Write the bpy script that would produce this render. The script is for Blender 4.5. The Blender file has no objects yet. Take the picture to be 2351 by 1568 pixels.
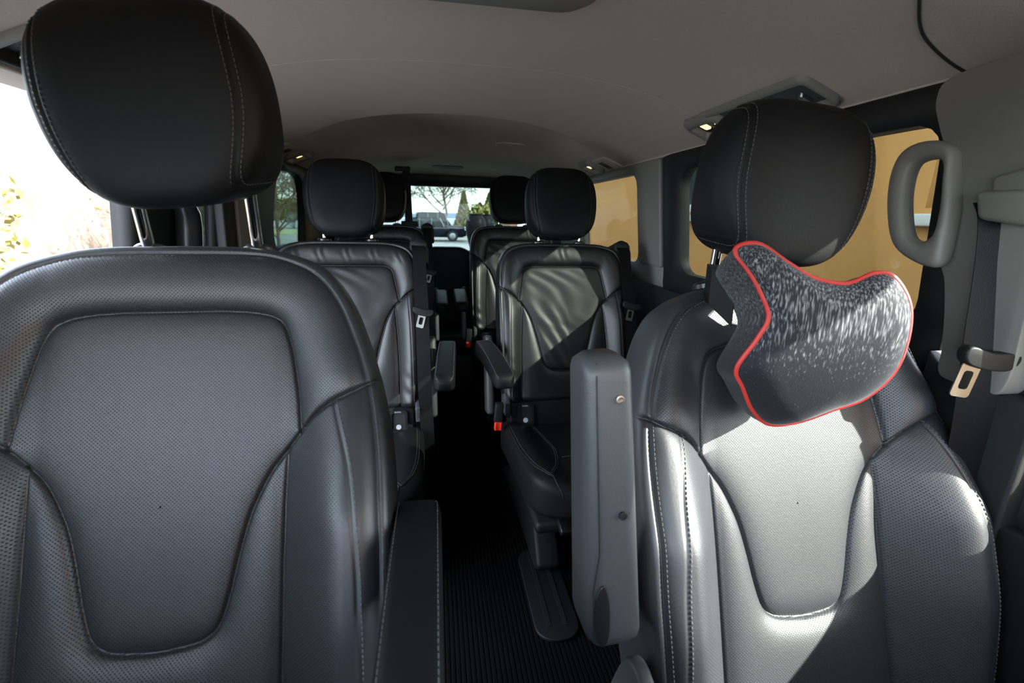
import bpy, bmesh, math, random
import numpy as np
from mathutils import Matrix, Vector, Euler

R = math.radians
random.seed(7); RNG = np.random.RandomState(11)
SC = bpy.context.scene
COL = SC.collection

# ------------------------------------------------------------------ camera
CAM_P = np.array([-.08, 0.0, 1.05])
yaw, pit, rol = R(9.5), R(15.2), R(1.3)
fw = Vector((math.sin(yaw)*math.cos(pit), math.cos(yaw)*math.cos(pit), -math.sin(pit)))
rt = Vector((math.cos(yaw), -math.sin(yaw), 0)); up = rt.cross(fw)
r2 = rt*math.cos(rol)+up*math.sin(rol); u2 = -rt*math.sin(rol)+up*math.cos(rol)
cam = bpy.data.objects.new('camera', bpy.data.cameras.new('camera')); COL.objects.link(cam)
M3 = Matrix((r2, u2, -fw)).transposed()
cam.matrix_world = Matrix.Translation(CAM_P) @ M3.to_4x4()
cam.data.sensor_width = 36; cam.data.lens = 1045/2351*36
cam.data.clip_start = .02; cam.data.clip_end = 600
cam.data.dof.use_dof = True; cam.data.dof.focus_distance = 1.0; cam.data.dof.aperture_fstop = 5.0
SC.camera = cam

# ------------------------------------------------------------------ world, sun, exposure
SUN_DIR = Vector((.819, -.574, .575)).normalized()      # towards the sun
world = bpy.data.worlds.new('sky'); SC.world = world; world.use_nodes = True
nt = world.node_tree; nt.nodes.clear()
sky = nt.nodes.new('ShaderNodeTexSky'); sky.sky_type = 'NISHITA'; sky.sun_disc = False
sky.sun_elevation = math.asin(SUN_DIR.z); sky.sun_rotation = math.atan2(SUN_DIR.x, SUN_DIR.y)
sky.air_density = 1.2; sky.dust_density = .8; sky.ozone_density = 1.5
tc = nt.nodes.new('ShaderNodeTexCoord'); mp = nt.nodes.new('ShaderNodeMapping'); mp.inputs['Scale'].default_value = (1, 1, 3)
cn = nt.nodes.new('ShaderNodeTexNoise'); cn.inputs['Scale'].default_value = 2.2; cn.inputs['Detail'].default_value = 6
cr = nt.nodes.new('ShaderNodeValToRGB'); cr.color_ramp.elements[0].position = .30; cr.color_ramp.elements[1].position = .55
mx = nt.nodes.new('ShaderNodeMix'); mx.data_type = 'RGBA'
mx.inputs[7].default_value = (7.9, 8.9, 10.2, 1)
bg = nt.nodes.new('ShaderNodeBackground'); bg.inputs['Strength'].default_value = 1.4
wo = nt.nodes.new('ShaderNodeOutputWorld')
L = nt.links.new
L(tc.outputs['Generated'], mp.inputs[0]); L(mp.outputs[0], cn.inputs[0]); L(cn.outputs[0], cr.inputs[0])
L(cr.outputs[0], mx.inputs[0]); L(sky.outputs[0], mx.inputs[6]); L(mx.outputs[2], bg.inputs[0]); L(bg.outputs[0], wo.inputs[0])
sun = bpy.data.objects.new('sun', bpy.data.lights.new('sun', 'SUN')); COL.objects.link(sun)
sun.data.energy = 30; sun.data.angle = R(.6); sun.data.color = (1, .95, .88)
sun.rotation_euler = SUN_DIR.to_track_quat('Z', 'Y').to_euler()
sun.location = (20, -20, 20)
SC.view_settings.view_transform = 'Standard'; SC.view_settings.look = 'None'
SC.view_settings.gamma = 1; SC.view_settings.use_curve_mapping = False
SC.view_settings.exposure = 0.0
SC.cycles.max_bounces = 8; SC.cycles.transparent_max_bounces = 12; SC.cycles.diffuse_bounces = 4
SC.cycles.sample_clamp_indirect = 4; SC.cycles.caustics_reflective = False; SC.cycles.caustics_refractive = False
SC.cycles.use_denoising = True

# ------------------------------------------------------------------ materials
def newmat(name):
    m = bpy.data.materials.new(name); m.use_nodes = True
    return m, m.node_tree, m.node_tree.nodes['Principled BSDF']
def simple(name, col, rough=.5, metal=0, spec=.5, noise=0, nscale=40, bump=0, bscale=300, coords='Object', emis=None, es=0):
    m, t, b = newmat(name)
    b.inputs['Base Color'].default_value = (*col, 1); b.inputs['Roughness'].default_value = rough
    b.inputs['Metallic'].default_value = metal; b.inputs['Specular IOR Level'].default_value = spec
    tcn = t.nodes.new('ShaderNodeTexCoord')
    if noise:
        n = t.nodes.new('ShaderNodeTexNoise'); n.inputs['Scale'].default_value = nscale; n.inputs['Detail'].default_value = 4
        t.links.new(tcn.outputs[coords], n.inputs[0])
        rp = t.nodes.new('ShaderNodeValToRGB')
        rp.color_ramp.elements[0].color = (*[c*(1-noise) for c in col], 1); rp.color_ramp.elements[1].color = (*[min(1, c*(1+noise)) for c in col], 1)
        rp.color_ramp.elements[0].position = .3; rp.color_ramp.elements[1].position = .7
        t.links.new(n.outputs[0], rp.inputs[0]); t.links.new(rp.outputs[0], b.inputs['Base Color'])
    if bump:
        n = t.nodes.new('ShaderNodeTexNoise'); n.inputs['Scale'].default_value = bscale; n.inputs['Detail'].default_value = 3
        t.links.new(tcn.outputs[coords], n.inputs[0])
        bp = t.nodes.new('ShaderNodeBump'); bp.inputs['Strength'].default_value = bump; bp.inputs['Distance'].default_value = .001
        t.links.new(n.outputs[0], bp.inputs['Height']); t.links.new(bp.outputs[0], b.inputs['Normal'])
    if emis:
        b.inputs['Emission Color'].default_value = (*emis, 1); b.inputs['Emission Strength'].default_value = es
    return m
def M(t, op, a, b=None, c=None):
    n = t.nodes.new('ShaderNodeMath'); n.operation = op
    for i, v in enumerate((a, b, c)):
        if v is None: continue
        if isinstance(v, (int, float)): n.inputs[i].default_value = v
        else: t.links.new(v, n.inputs[i])
    return n.outputs[0]
def leather(name, perf, rough=.42, grain=.25, wrinkle=0):
    m, t, b = newmat(name)
    b.inputs['Base Color'].default_value = (.006, .0063, .007, 1)
    b.inputs['Roughness'].default_value = rough; b.inputs['Specular IOR Level'].default_value = .80 if perf else (.6 if wrinkle else .18)
    tcn = t.nodes.new('ShaderNodeTexCoord')
    v = t.nodes.new('ShaderNodeTexVoronoi'); v.feature = 'DISTANCE_TO_EDGE'; v.inputs['Scale'].default_value = 520
    t.links.new(tcn.outputs['Object'], v.inputs['Vector'])
    n = t.nodes.new('ShaderNodeTexNoise'); n.inputs['Scale'].default_value = 260; n.inputs['Detail'].default_value = 3
    t.links.new(tcn.outputs['Object'], n.inputs['Vector'])
    h = M(t, 'ADD', M(t, 'MULTIPLY', M(t, 'MINIMUM', v.outputs['Distance'], .2), 1.5), n.outputs[0])
    if wrinkle:
        n2 = t.nodes.new('ShaderNodeTexNoise'); n2.inputs['Scale'].default_value = 28; n2.inputs['Detail'].default_value = 3; n2.inputs['Distortion'].default_value = .8
        t.links.new(tcn.outputs['Object'], n2.inputs['Vector'])
        h = M(t, 'ADD', h, M(t, 'MULTIPLY', n2.outputs[0], wrinkle))
    bp = t.nodes.new('ShaderNodeBump'); bp.inputs['Strength'].default_value = grain; bp.inputs['Distance'].default_value = .0006
    t.links.new(h, bp.inputs['Height']); last = bp
    if perf:
        s = t.nodes.new('ShaderNodeSeparateXYZ'); t.links.new(tcn.outputs['Object'], s.inputs[0])
        x, z = s.outputs['X'], s.outputs['Z']; p = .0046
        a = M(t, 'SUBTRACT', M(t, 'FRACT', M(t, 'DIVIDE', M(t, 'ADD', x, z), p*1.0)), .5)
        c = M(t, 'SUBTRACT', M(t, 'FRACT', M(t, 'DIVIDE', M(t, 'SUBTRACT', x, z), p*1.0)), .5)
        d = M(t, 'SQRT', M(t, 'ADD', M(t, 'MULTIPLY', a, a), M(t, 'MULTIPLY', c, c)))
        dot = M(t, 'SUBTRACT', 1.0, M(t, 'SMOOTH_MIN', M(t, 'MULTIPLY', M(t, 'MAXIMUM', M(t, 'SUBTRACT', d, .15), 0), 6.0), 1.0, .1))
        # perforated only where the panel is (attribute painted per vertex by panel)
        at = t.nodes.new('ShaderNodeAttribute'); at.attribute_name = 'perforated'
        dot = M(t, 'MULTIPLY', dot, at.outputs['Fac'])
        mxr = t.nodes.new('ShaderNodeMix'); mxr.data_type = 'RGBA'
        mxr.inputs[6].default_value = (.016, .018, .022, 1); mxr.inputs[7].default_value = (.004, .004, .004, 1)
        t.links.new(dot, mxr.inputs[0]); t.links.new(mxr.outputs[2], b.inputs['Base Color'])
        b2 = t.nodes.new('ShaderNodeBump'); b2.inputs['Strength'].default_value = .35; b2.inputs['Distance'].default_value = .0005; b2.invert = True
        t.links.new(dot, b2.inputs['Height']); t.links.new(bp.outputs[0], b2.inputs['Normal']); last = b2
        t.links.new(M(t, 'ADD', M(t, 'MULTIPLY', dot, .4), rough), b.inputs['Roughness'])
    t.links.new(last.outputs[0], b.inputs['Normal'])
    return m
def glass(name, tint, refl=.06):
    m = bpy.data.materials.new(name); m.use_nodes = True; t = m.node_tree; t.nodes.clear()
    tr = t.nodes.new('ShaderNodeBsdfTransparent'); tr.inputs[0].default_value = (*tint, 1)
    gl = t.nodes.new('ShaderNodeBsdfGlossy'); gl.inputs['Roughness'].default_value = .02
    fr = t.nodes.new('ShaderNodeFresnel'); fr.inputs[0].default_value = 1.45
    mxs = t.nodes.new('ShaderNodeMixShader'); o = t.nodes.new('ShaderNodeOutputMaterial')
    t.links.new(M(t, 'MULTIPLY', fr.outputs[0], .28), mxs.inputs[0]); t.links.new(tr.outputs[0], mxs.inputs[1]); t.links.new(gl.outputs[0], mxs.inputs[2])
    t.links.new(mxs.outputs[0], o.inputs[0]); return m
MT = {}
MT['perf'] = leather('perforated black leather', True, .47)
MT['leather'] = leather('black leather', False, .55, .3)  # darker and duller than the seat leather: headrest shade put into the colour
MT['leather_soft'] = leather('soft black leather', False, .42, .3, 1.2)
MT['plastic'] = simple('black grained plastic', (.008, .0085, .009), .55, spec=.35, bump=.3, bscale=900)
MT['armshell'] = simple('charcoal arm shell', (.05, .054, .058), .42, bump=.4, bscale=700)
MT['plastic_gloss'] = simple('smooth black plastic', (.012, .012, .013), .28)
MT['rubber'] = simple('black rubber', (.008, .008, .009), .6)
MT['seatshell'] = simple('charcoal plastic', (.045, .045, .048), .5, bump=.2, bscale=900)
MT['gray'] = simple('warm grey pillar plastic', (.17, .163, .147), .55, bump=.2, bscale=900)
MT['headliner'] = simple('grey woven headliner', (.45, .39, .335), .95, spec=.15, noise=.06, nscale=500, bump=.35, bscale=700)
MT['chrome'] = simple('chrome', (.85, .84, .82), .08, 1)
MT['steel'] = simple('brushed steel', (.36, .36, .35), .32, 1)
MT['thread'] = simple('grey thread', (.075, .075, .075), .7)
MT['red'] = simple('red piping', (.46, .03, .024), .5, bump=.2, bscale=600)
MT['redplastic'] = simple('red plastic', (.75, .03, .015), .4)
MT['badge'] = simple('silver print', (.55, .57, .6), .4)
MT['lens'] = simple('warm lamp lens', (.9, .75, .55), .2, emis=(1, .72, .4), es=1.6)
MT['glass'] = glass('clear glass', (.93, .96, .95))
MT['privacy'] = glass('tinted privacy glass', (.24, .30, .29))
MT['rearglass'] = glass('tinted rear glass', (.40, .45, .45))
MT['sideglass'] = glass('lightly tinted glass', (.42, .45, .43))
MT['paint'] = simple('dark paint', (.02, .02, .022), .3)
# belt webbing
m, t, b = newmat('black belt webbing'); b.inputs['Roughness'].default_value = .45
tcn = t.nodes.new('ShaderNodeTexCoord'); w = t.nodes.new('ShaderNodeTexWave'); w.inputs['Scale'].default_value = 220; w.wave_type = 'BANDS'; w.bands_direction = 'X'
t.links.new(tcn.outputs['Object'], w.inputs[0]); bp = t.nodes.new('ShaderNodeBump'); bp.inputs['Strength'].default_value = .3; bp.inputs['Distance'].default_value = .0005
t.links.new(w.outputs[0], bp.inputs['Height']); t.links.new(bp.outputs[0], b.inputs['Normal']); b.inputs['Base Color'].default_value = (.004, .004, .0045, 1); b.inputs['Specular IOR Level'].default_value = .18; MT['belt'] = m
# ribbed mat
m, t, b = newmat('ribbed black carpet'); b.inputs['Roughness'].default_value = .95; b.inputs['Specular IOR Level'].default_value = .06
tcn = t.nodes.new('ShaderNodeTexCoord'); s = t.nodes.new('ShaderNodeSeparateXYZ'); t.links.new(tcn.outputs['Object'], s.inputs[0])
fr = M(t, 'ABSOLUTE', M(t, 'SUBTRACT', M(t, 'FRACT', M(t, 'DIVIDE', s.outputs['X'], .012)), .5))
rib = M(t, 'SMOOTH_MIN', M(t, 'MULTIPLY', fr, 4.), 1., .3)
n = t.nodes.new('ShaderNodeTexNoise'); n.inputs['Scale'].default_value = 350; t.links.new(tcn.outputs['Object'], n.inputs[0])
mxr = t.nodes.new('ShaderNodeMix'); mxr.data_type = 'RGBA'; mxr.inputs[6].default_value = (.003, .003, .003, 1); mxr.inputs[7].default_value = (.006, .006, .0064, 1)
t.links.new(M(t, 'MULTIPLY', rib, n.outputs[0]), mxr.inputs[0]); t.links.new(mxr.outputs[2], b.inputs['Base Color'])
bp = t.nodes.new('ShaderNodeBump'); bp.inputs['Distance'].default_value = .003; t.links.new(M(t, 'ADD', rib, M(t, 'MULTIPLY', n.outputs[0], .4)), bp.inputs['Height']); t.links.new(bp.outputs[0], b.inputs['Normal']); MT['mat'] = m
# pillow cloth: dark knit with pale slub streaks
m, t, b = newmat('slub knit cloth'); b.inputs['Roughness'].default_value = .7; b.inputs['Specular IOR Level'].default_value = .25; b.inputs['Sheen Weight'].default_value = .12; b.inputs['Sheen Roughness'].default_value = .35
tcn = t.nodes.new('ShaderNodeTexCoord'); mpn = t.nodes.new('ShaderNodeMapping'); mpn.inputs['Scale'].default_value = (520, 520, 55); mpn.inputs['Rotation'].default_value = (0, .25, 0)
t.links.new(tcn.outputs['Object'], mpn.inputs[0]); n = t.nodes.new('ShaderNodeTexNoise'); n.inputs['Scale'].default_value = 1; n.inputs['Detail'].default_value = 2
t.links.new(mpn.outputs[0], n.inputs[0]); rp = t.nodes.new('ShaderNodeValToRGB')
rp.color_ramp.elements[0].position = .48; rp.color_ramp.elements[0].color = (.010, .011, .015, 1); rp.color_ramp.elements[1].position = .72; rp.color_ramp.elements[1].color = (.25, .255, .26, 1)
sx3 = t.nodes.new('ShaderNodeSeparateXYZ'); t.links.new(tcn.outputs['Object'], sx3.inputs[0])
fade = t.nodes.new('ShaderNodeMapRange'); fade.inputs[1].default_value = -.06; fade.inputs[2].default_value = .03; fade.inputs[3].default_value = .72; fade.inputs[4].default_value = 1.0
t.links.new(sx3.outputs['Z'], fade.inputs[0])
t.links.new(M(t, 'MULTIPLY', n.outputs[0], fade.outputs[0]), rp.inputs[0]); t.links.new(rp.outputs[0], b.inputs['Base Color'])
n = t.nodes.new('ShaderNodeTexNoise'); n.inputs['Scale'].default_value = 900; t.links.new(tcn.outputs['Object'], n.inputs[0])
bp = t.nodes.new('ShaderNodeBump'); bp.inputs['Strength'].default_value = .4; bp.inputs['Distance'].default_value = .001; t.links.new(n.outputs[0], bp.inputs['Height']); t.links.new(bp.outputs[0], b.inputs['Normal'])
MT['knit'] = m
# outdoors
MT['stucco'] = simple('ochre stucco', (.52, .255, .082), .9, spec=.2, noise=.07, nscale=1.2, bump=.6, bscale=60)
MT['brick'] = simple('brown boards', (.22, .11, .06), .8, noise=.3, nscale=6)
MT['white'] = simple('white painted wood', (.7, .7, .68), .5)
MT['sill'] = simple('pale stone', (.5, .49, .46), .7)
MT['winglass'] = simple('dark window glass', (.012, .022, .022), .12, spec=.3)
MT['asphalt'] = simple('grey asphalt', (.26, .255, .245), .9, noise=.25, nscale=3)
MT['gravel'] = simple('pale gravel', (.30, .275, .23), .95, noise=.2, nscale=5)
MT['grass'] = simple('dry grass', (.30, .32, .12), .95, noise=.3, nscale=2)
MT['leaf'] = simple('fresh green leaves', (.07, .14, .015), .6, noise=.5, nscale=1.5)
MT['leafy'] = simple('yellow green leaves', (.15, .14, .03), .6, noise=.4, nscale=1.2)
MT['conifer'] = simple('dark conifer needles', (.06, .07, .02), .7, noise=.5, nscale=2)
MT['bark'] = simple('grey bark', (.13, .10, .075), .9, noise=.3, nscale=8)
MT['hill'] = simple('hazy blue hills', (.12, .17, .22), 1, noise=.2, nscale=.02)
MT['plaster'] = simple('pale pink plaster', (.16, .115, .085), .9, noise=.3, nscale=1.3)
MT['pot'] = simple('black glazed ceramic', (.008, .008, .009), .4, spec=.04)
MT['carpaint'] = simple('black car paint', (.005, .007, .012), .35, spec=.05)
MT['greypaint'] = simple('grey car paint', (.03, .032, .034), .5, spec=.1)
MT['tyre'] = simple('tyre rubber', (.02, .02, .02), .8)

# ------------------------------------------------------------------ mesh helpers
def link(name, me, mat, parent=None, mw=None, smooth=True):
    o = bpy.data.objects.new(name, me); COL.objects.link(o)
    if mat is not None: me.materials.append(MT[mat] if isinstance(mat, str) else mat)
    if smooth:
        me.polygons.foreach_set('use_smooth', [True]*len(me.polygons))
    if parent is not None: o.parent = parent
    if mw is not None: o.matrix_local = mw
    return o
def pyd(V, F, name='m'):
    me = bpy.data.meshes.new(name); me.from_pydata([tuple(map(float, v)) for v in V], [], [tuple(map(int, f)) for f in F]); me.update(); return me
def gridmesh(P, closeu=False, flip=False):
    """P: (n, m, 3) array -> quads; closeu wraps the second axis"""
    n, m = P.shape[:2]; idx = np.arange(n*m).reshape(n, m)
    if closeu: a = idx[:-1]; b = np.roll(idx, -1, 1)[:-1]; c = np.roll(idx, -1, 1)[1:]; d = idx[1:]
    else: a = idx[:-1, :-1]; b = idx[:-1, 1:]; c = idx[1:, 1:]; d = idx[1:, :-1]
    Q = np.stack([a, b, c, d], -1).reshape(-1, 4)
    if flip: Q = Q[:, ::-1]
    V = P.reshape(-1, 3)
    me = bpy.data.meshes.new('g'); me.vertices.add(len(V)); me.vertices.foreach_set('co', V.astype(np.float32).ravel())
    me.loops.add(len(Q)*4); me.loops.foreach_set('vertex_index', Q.astype(np.int32).ravel())
    me.polygons.add(len(Q)); me.polygons.foreach_set('loop_start', np.arange(0, len(Q)*4, 4, dtype=np.int32))
    try: me.polygons.foreach_set('loop_total', np.full(len(Q), 4, dtype=np.int32))
    except Exception: pass
    me.update(calc_edges=True); me.validate(); return me
class MB:
    def __init__(s): s.V = []; s.F = []
    def add(s, V, F):
        k = len(s.V); s.V += [tuple(v) for v in V]; s.F += [tuple(i+k for i in f) for f in F]; return s
    def box(s, c, d, rot=None):
        x, y, z = d[0]/2, d[1]/2, d[2]/2
        V = [Vector((i*x, j*y, k*z)) for i in (-1, 1) for j in (-1, 1) for k in (-1, 1)]
        if rot is not None: V = [rot @ v for v in V]
        V = [v+Vector(c) for v in V]
        return s.add(V, [(0, 1, 3, 2), (4, 6, 7, 5), (0, 4, 5, 1), (2, 3, 7, 6), (0, 2, 6, 4), (1, 5, 7, 3)])
    def tube(s, pts, r, n=8, closed=False, flat=None):
        pts = [Vector(p) for p in pts]; N = len(pts); V = []; F = []; prev = None
        rr = r if hasattr(r, '__len__') else [r]*N
        for i, p in enumerate(pts):
            a = pts[(i-1) % N] if (closed or i > 0) else p; b = pts[(i+1) % N] if (closed or i < N-1) else p
            t = (b-a).normalized()
            if prev is None: prev = Vector((0, 0, 1)) if abs(t.z) < .9 else Vector((1, 0, 0))
            nrm = (prev-t*prev.dot(t)).normalized(); prev = nrm; bn = t.cross(nrm)
            for k in range(n):
                an = 2*math.pi*k/n; V.append(p+(nrm*math.cos(an)*(flat or 1)+bn*math.sin(an))*rr[i])
        for i in range(N if closed else N-1):
            j = (i+1) % N
            for k in range(n): F.append((i*n+k, i*n+(k+1) % n, j*n+(k+1) % n, j*n+k))
        if not closed: F.append(tuple(range(n))[::-1]); F.append(tuple((N-1)*n+k for k in range(n)))
        return s.add(V, F)
    def lathe(s, prof, c=(0, 0, 0), n=24, axis='Z'):
        V = []; F = []
        for r, z in prof:
            for k in range(n):
                a = 2*math.pi*k/n; p = (r*math.cos(a), r*math.sin(a), z)
                if axis == 'X': p = (p[2], p[0], p[1])
                if axis == 'Y': p = (p[0], p[2], p[1])
                V.append((p[0]+c[0], p[1]+c[1], p[2]+c[2]))
        for i in range(len(prof)-1):
            for k in range(n): F.append((i*n+k, i*n+(k+1) % n, (i+1)*n+(k+1) % n, (i+1)*n+k))
        F.append(tuple(range(n))[::-1]); F.append(tuple((len(prof)-1)*n+k for k in range(n)))
        return s.add(V, F)
    def prism(s, poly, thick, f):
        """poly: list of 2-D points; f(u, v, w) -> 3-D; w = 0 and thick"""
        n = len(poly); V = [f(u, v, 0) for u, v in poly]+[f(u, v, thick) for u, v in poly]
        F = [tuple(range(n))[::-1], tuple(range(n, 2*n))]+[(i, (i+1) % n, n+(i+1) % n, n+i) for i in range(n)]
        return s.add(V, F)
    def build(s, name, mat, parent=None, mw=None, bev=0, seg=3, smooth=True, sub=0):
        me = bpy.data.meshes.new(name); me.from_pydata([tuple(map(float, v)) for v in s.V], [], s.F); me.update()
        bm = bmesh.new(); bm.from_mesh(me); bmesh.ops.recalc_face_normals(bm, faces=bm.faces)
        if bev: bmesh.ops.bevel(bm, geom=[e for e in bm.edges if e.calc_face_angle(0) > R(25)], offset=bev, segments=seg, affect='EDGES', profile=.5, clamp_overlap=True)
        bm.to_mesh(me); bm.free()
        o = link(name, me, mat, parent, mw, smooth)
        if smooth:
            try:
                for p in me.polygons: pass
                me.set_sharp_from_angle(angle=R(38))
            except Exception: pass
        if sub: md = o.modifiers.new('s', 'SUBSURF'); md.levels = sub; md.render_levels = sub
        return o
def tag(o, label=None, cat=None, group=None, kind=None):
    if label: o['label'] = label
    if cat: o['category'] = cat
    if group: o['group'] = group
    if kind: o['kind'] = kind
    return o
def empty(name, loc=(0, 0, 0), rz=0):
    o = bpy.data.objects.new(name, None); COL.objects.link(o); o.location = loc; o.rotation_euler = (0, 0, rz); o.empty_display_size = .05; return o
def structure(o): o['kind'] = 'structure'; return o
def rrect(w, h, r, n=6):
    """rounded rectangle outline centred on 0"""
    P = []
    for cx, cy, a0 in ((w/2-r, h/2-r, 0), (-w/2+r, h/2-r, 90), (-w/2+r, -h/2+r, 180), (w/2-r, -h/2+r, 270)):
        for k in range(n+1):
            a = R(a0+90*k/n); P.append((cx+r*math.cos(a), cy+r*math.sin(a)))
    return P
def catmull(pts, k=8, closed=False):
    pts = [np.array(p, float) for p in pts]; n = len(pts); out = []
    rng = range(n) if closed else range(n-1)
    for i in rng:
        if closed: p0, p1, p2, p3 = pts[i-1], pts[i], pts[(i+1) % n], pts[(i+2) % n]
        else: p0, p1, p2, p3 = pts[max(i-1, 0)], pts[i], pts[i+1], pts[min(i+2, n-1)]
        for j in range(k):
            t = j/k; out.append(.5*((2*p1)+(-p0+p2)*t+(2*p0-5*p1+4*p2-p3)*t*t+(-p0+3*p1-3*p2+p3)*t**3))
    if not closed: out.append(pts[-1])
    return np.array(out)
def dist_poly(P, Q):
    """distance of the points P (n,2) to polyline Q (m,2)"""
    best = np.full(len(P), 1e9)
    for a, b in zip(Q[:-1], Q[1:]):
        d = b-a; L2 = max((d*d).sum(), 1e-12); t = np.clip(((P-a)@d)/L2, 0, 1)
        best = np.minimum(best, ((P-a-t[:, None]*d)**2).sum(1))
    return np.sqrt(best)
def inside(P, Q):
    x, y = P[:, 0], P[:, 1]; c = np.zeros(len(P), bool); n = len(Q)
    for i in range(n):
        x1, y1 = Q[i]; x2, y2 = Q[(i+1) % n]
        if y1 == y2: continue
        cond = ((y1 > y) != (y2 > y)) & (x < (x2-x1)*(y-y1)/(y2-y1)+x1); c ^= cond
    return c
def sstep(a, b, x): t = np.clip((x-a)/(b-a), 0, 1); return t*t*(3-2*t)
def polar_B(out, c, ang):
    """radius of the closed outline from c at each angle"""
    B = np.zeros(len(ang)); n = len(out)
    for k, a in enumerate(ang):
        d = np.array([math.cos(a), math.sin(a)]); p = out-c; q = np.roll(out, -1, 0)-c
        e = q-p; den = d[0]*e[:, 1]-d[1]*e[:, 0]; den = np.where(abs(den) < 1e-12, 1e-12, den)
        t = (p[:, 0]*e[:, 1]-p[:, 1]*e[:, 0])/den; u = (p[:, 0]*d[1]-p[:, 1]*d[0])/den
        ok = (t > 0) & (u >= -1e-9) & (u <= 1+1e-9); B[k] = t[ok].max() if ok.any() else .1
    return B

# ------------------------------------------------------------------ sculpted backrests
class Shape: pass
def mir(p): return [(-x, y) for x, y in p][::-1]
def make_shape(front):
    S = Shape()
    if front:
        S.iu = [(0, .491), (.054, .491), (.098, .488), (.128, .480), (.143, .464), (.153, .43), (.162, .375), (.167, .322)]
        S.il = [(.167, .322), (.149, .300), (.130, .276), (.115, .248), (.102, .216), (.091, .173), (.081, .126), (.070, .092), (.055, .078), (.036, .0725), (0, .069)]
        S.wing = [(.167, .322), (.188, .344), (.212, .360), (.236, .371), (.262, .384), (.30, .40)]
        S.vert = [(.149, .300), (.146, .2), (.145, .1), (.145, -.12)]
        S.st = [(.212, .360), (.235, .28), (.246, .19), (.249, .09), (.247, -.12)]
        S.edge = [(0, .572), (.085, .571), (.135, .563), (.180, .540), (.212, .500), (.235, .445), (.252, .388), (.266, .30), (.2715, .2), (.270, .1), (.262, .0), (.25, -.12)]
        S.out = [(0, .588), (.085, .586), (.140, .577), (.191, .553), (.224, .51), (.247, .45), (.264, .39), (.279, .31), (.285, .22), (.284, .12), (.276, 0), (.262, -.09), (.2, -.115), (0, -.12)]
        S.bol = lambda t: np.interp(t, [-.1, .1, .22, .36, .45, .56], [.055, .078, .078, .035, .018, .01])
        S.c = (0, .24); S.roll = .034; S.thick = .10; S.rc = .030
    else:
        S.iu = [(0, .451), (.1, .451), (.135, .446), (.152, .43), (.161, .39), (.174, .322)]
        S.il = [(.174, .322), (.152, .298), (.128, .255), (.112, .205), (.098, .15), (.085, .10), (.068, .07), (.04, .058), (0, .055)]
        S.wing = [(.174, .322), (.205, .348), (.235, .366), (.27, .38)]
        S.vert = [(.158, .306), (.166, .2), (.170, .1), (.171, -.07)]
        S.st = [(.205, .348), (.214, .2), (.216, -.07)]
        S.edge = [(0, .528), (.12, .527), (.18, .515), (.215, .49), (.232, .44), (.236, .366), (.238, .2), (.235, -.05)]
        S.out = [(0, .541), (.11, .54), (.17, .533), (.215, .512), (.240, .468), (.248, .40), (.252, .3), (.252, .1), (.244, 0), (.225, -.05), (.17, -.06), (0, -.06)]
        S.bol = lambda t: np.interp(t, [-.06, .1, .25, .36, .52], [.02, .036, .034, .018, .008])
        S.c = (0, .23); S.roll = .022; S.thick = .085; S.rc = .022
    b0 = S.bol; tt_ = np.linspace(-.3, .8, 1101); kk_ = np.exp(-np.linspace(-3, 3, 121)**2); vv_ = np.convolve(np.pad(b0(tt_), 60, 'edge'), kk_/kk_.sum(), 'valid'); S.bol = lambda t: np.interp(t, tt_, vv_)
    f = lambda L, k=6: catmull(L, k)
    S.curves = []; S.cIU = f(S.iu); S.cIL = f(S.il); S.cW = f(S.wing); S.cV = f(S.vert); S.cE = f(S.edge); S.cS = f(S.st)
    half = catmull(S.out, 8); S.outline = np.concatenate([half, half[::-1][1:-1]*[-1, 1]])
    ins = np.concatenate([S.cIU, S.cIL[1:]]); S.insert = np.concatenate([ins, ins[::-1][1:-1]*[-1, 1]])
    return S
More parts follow.
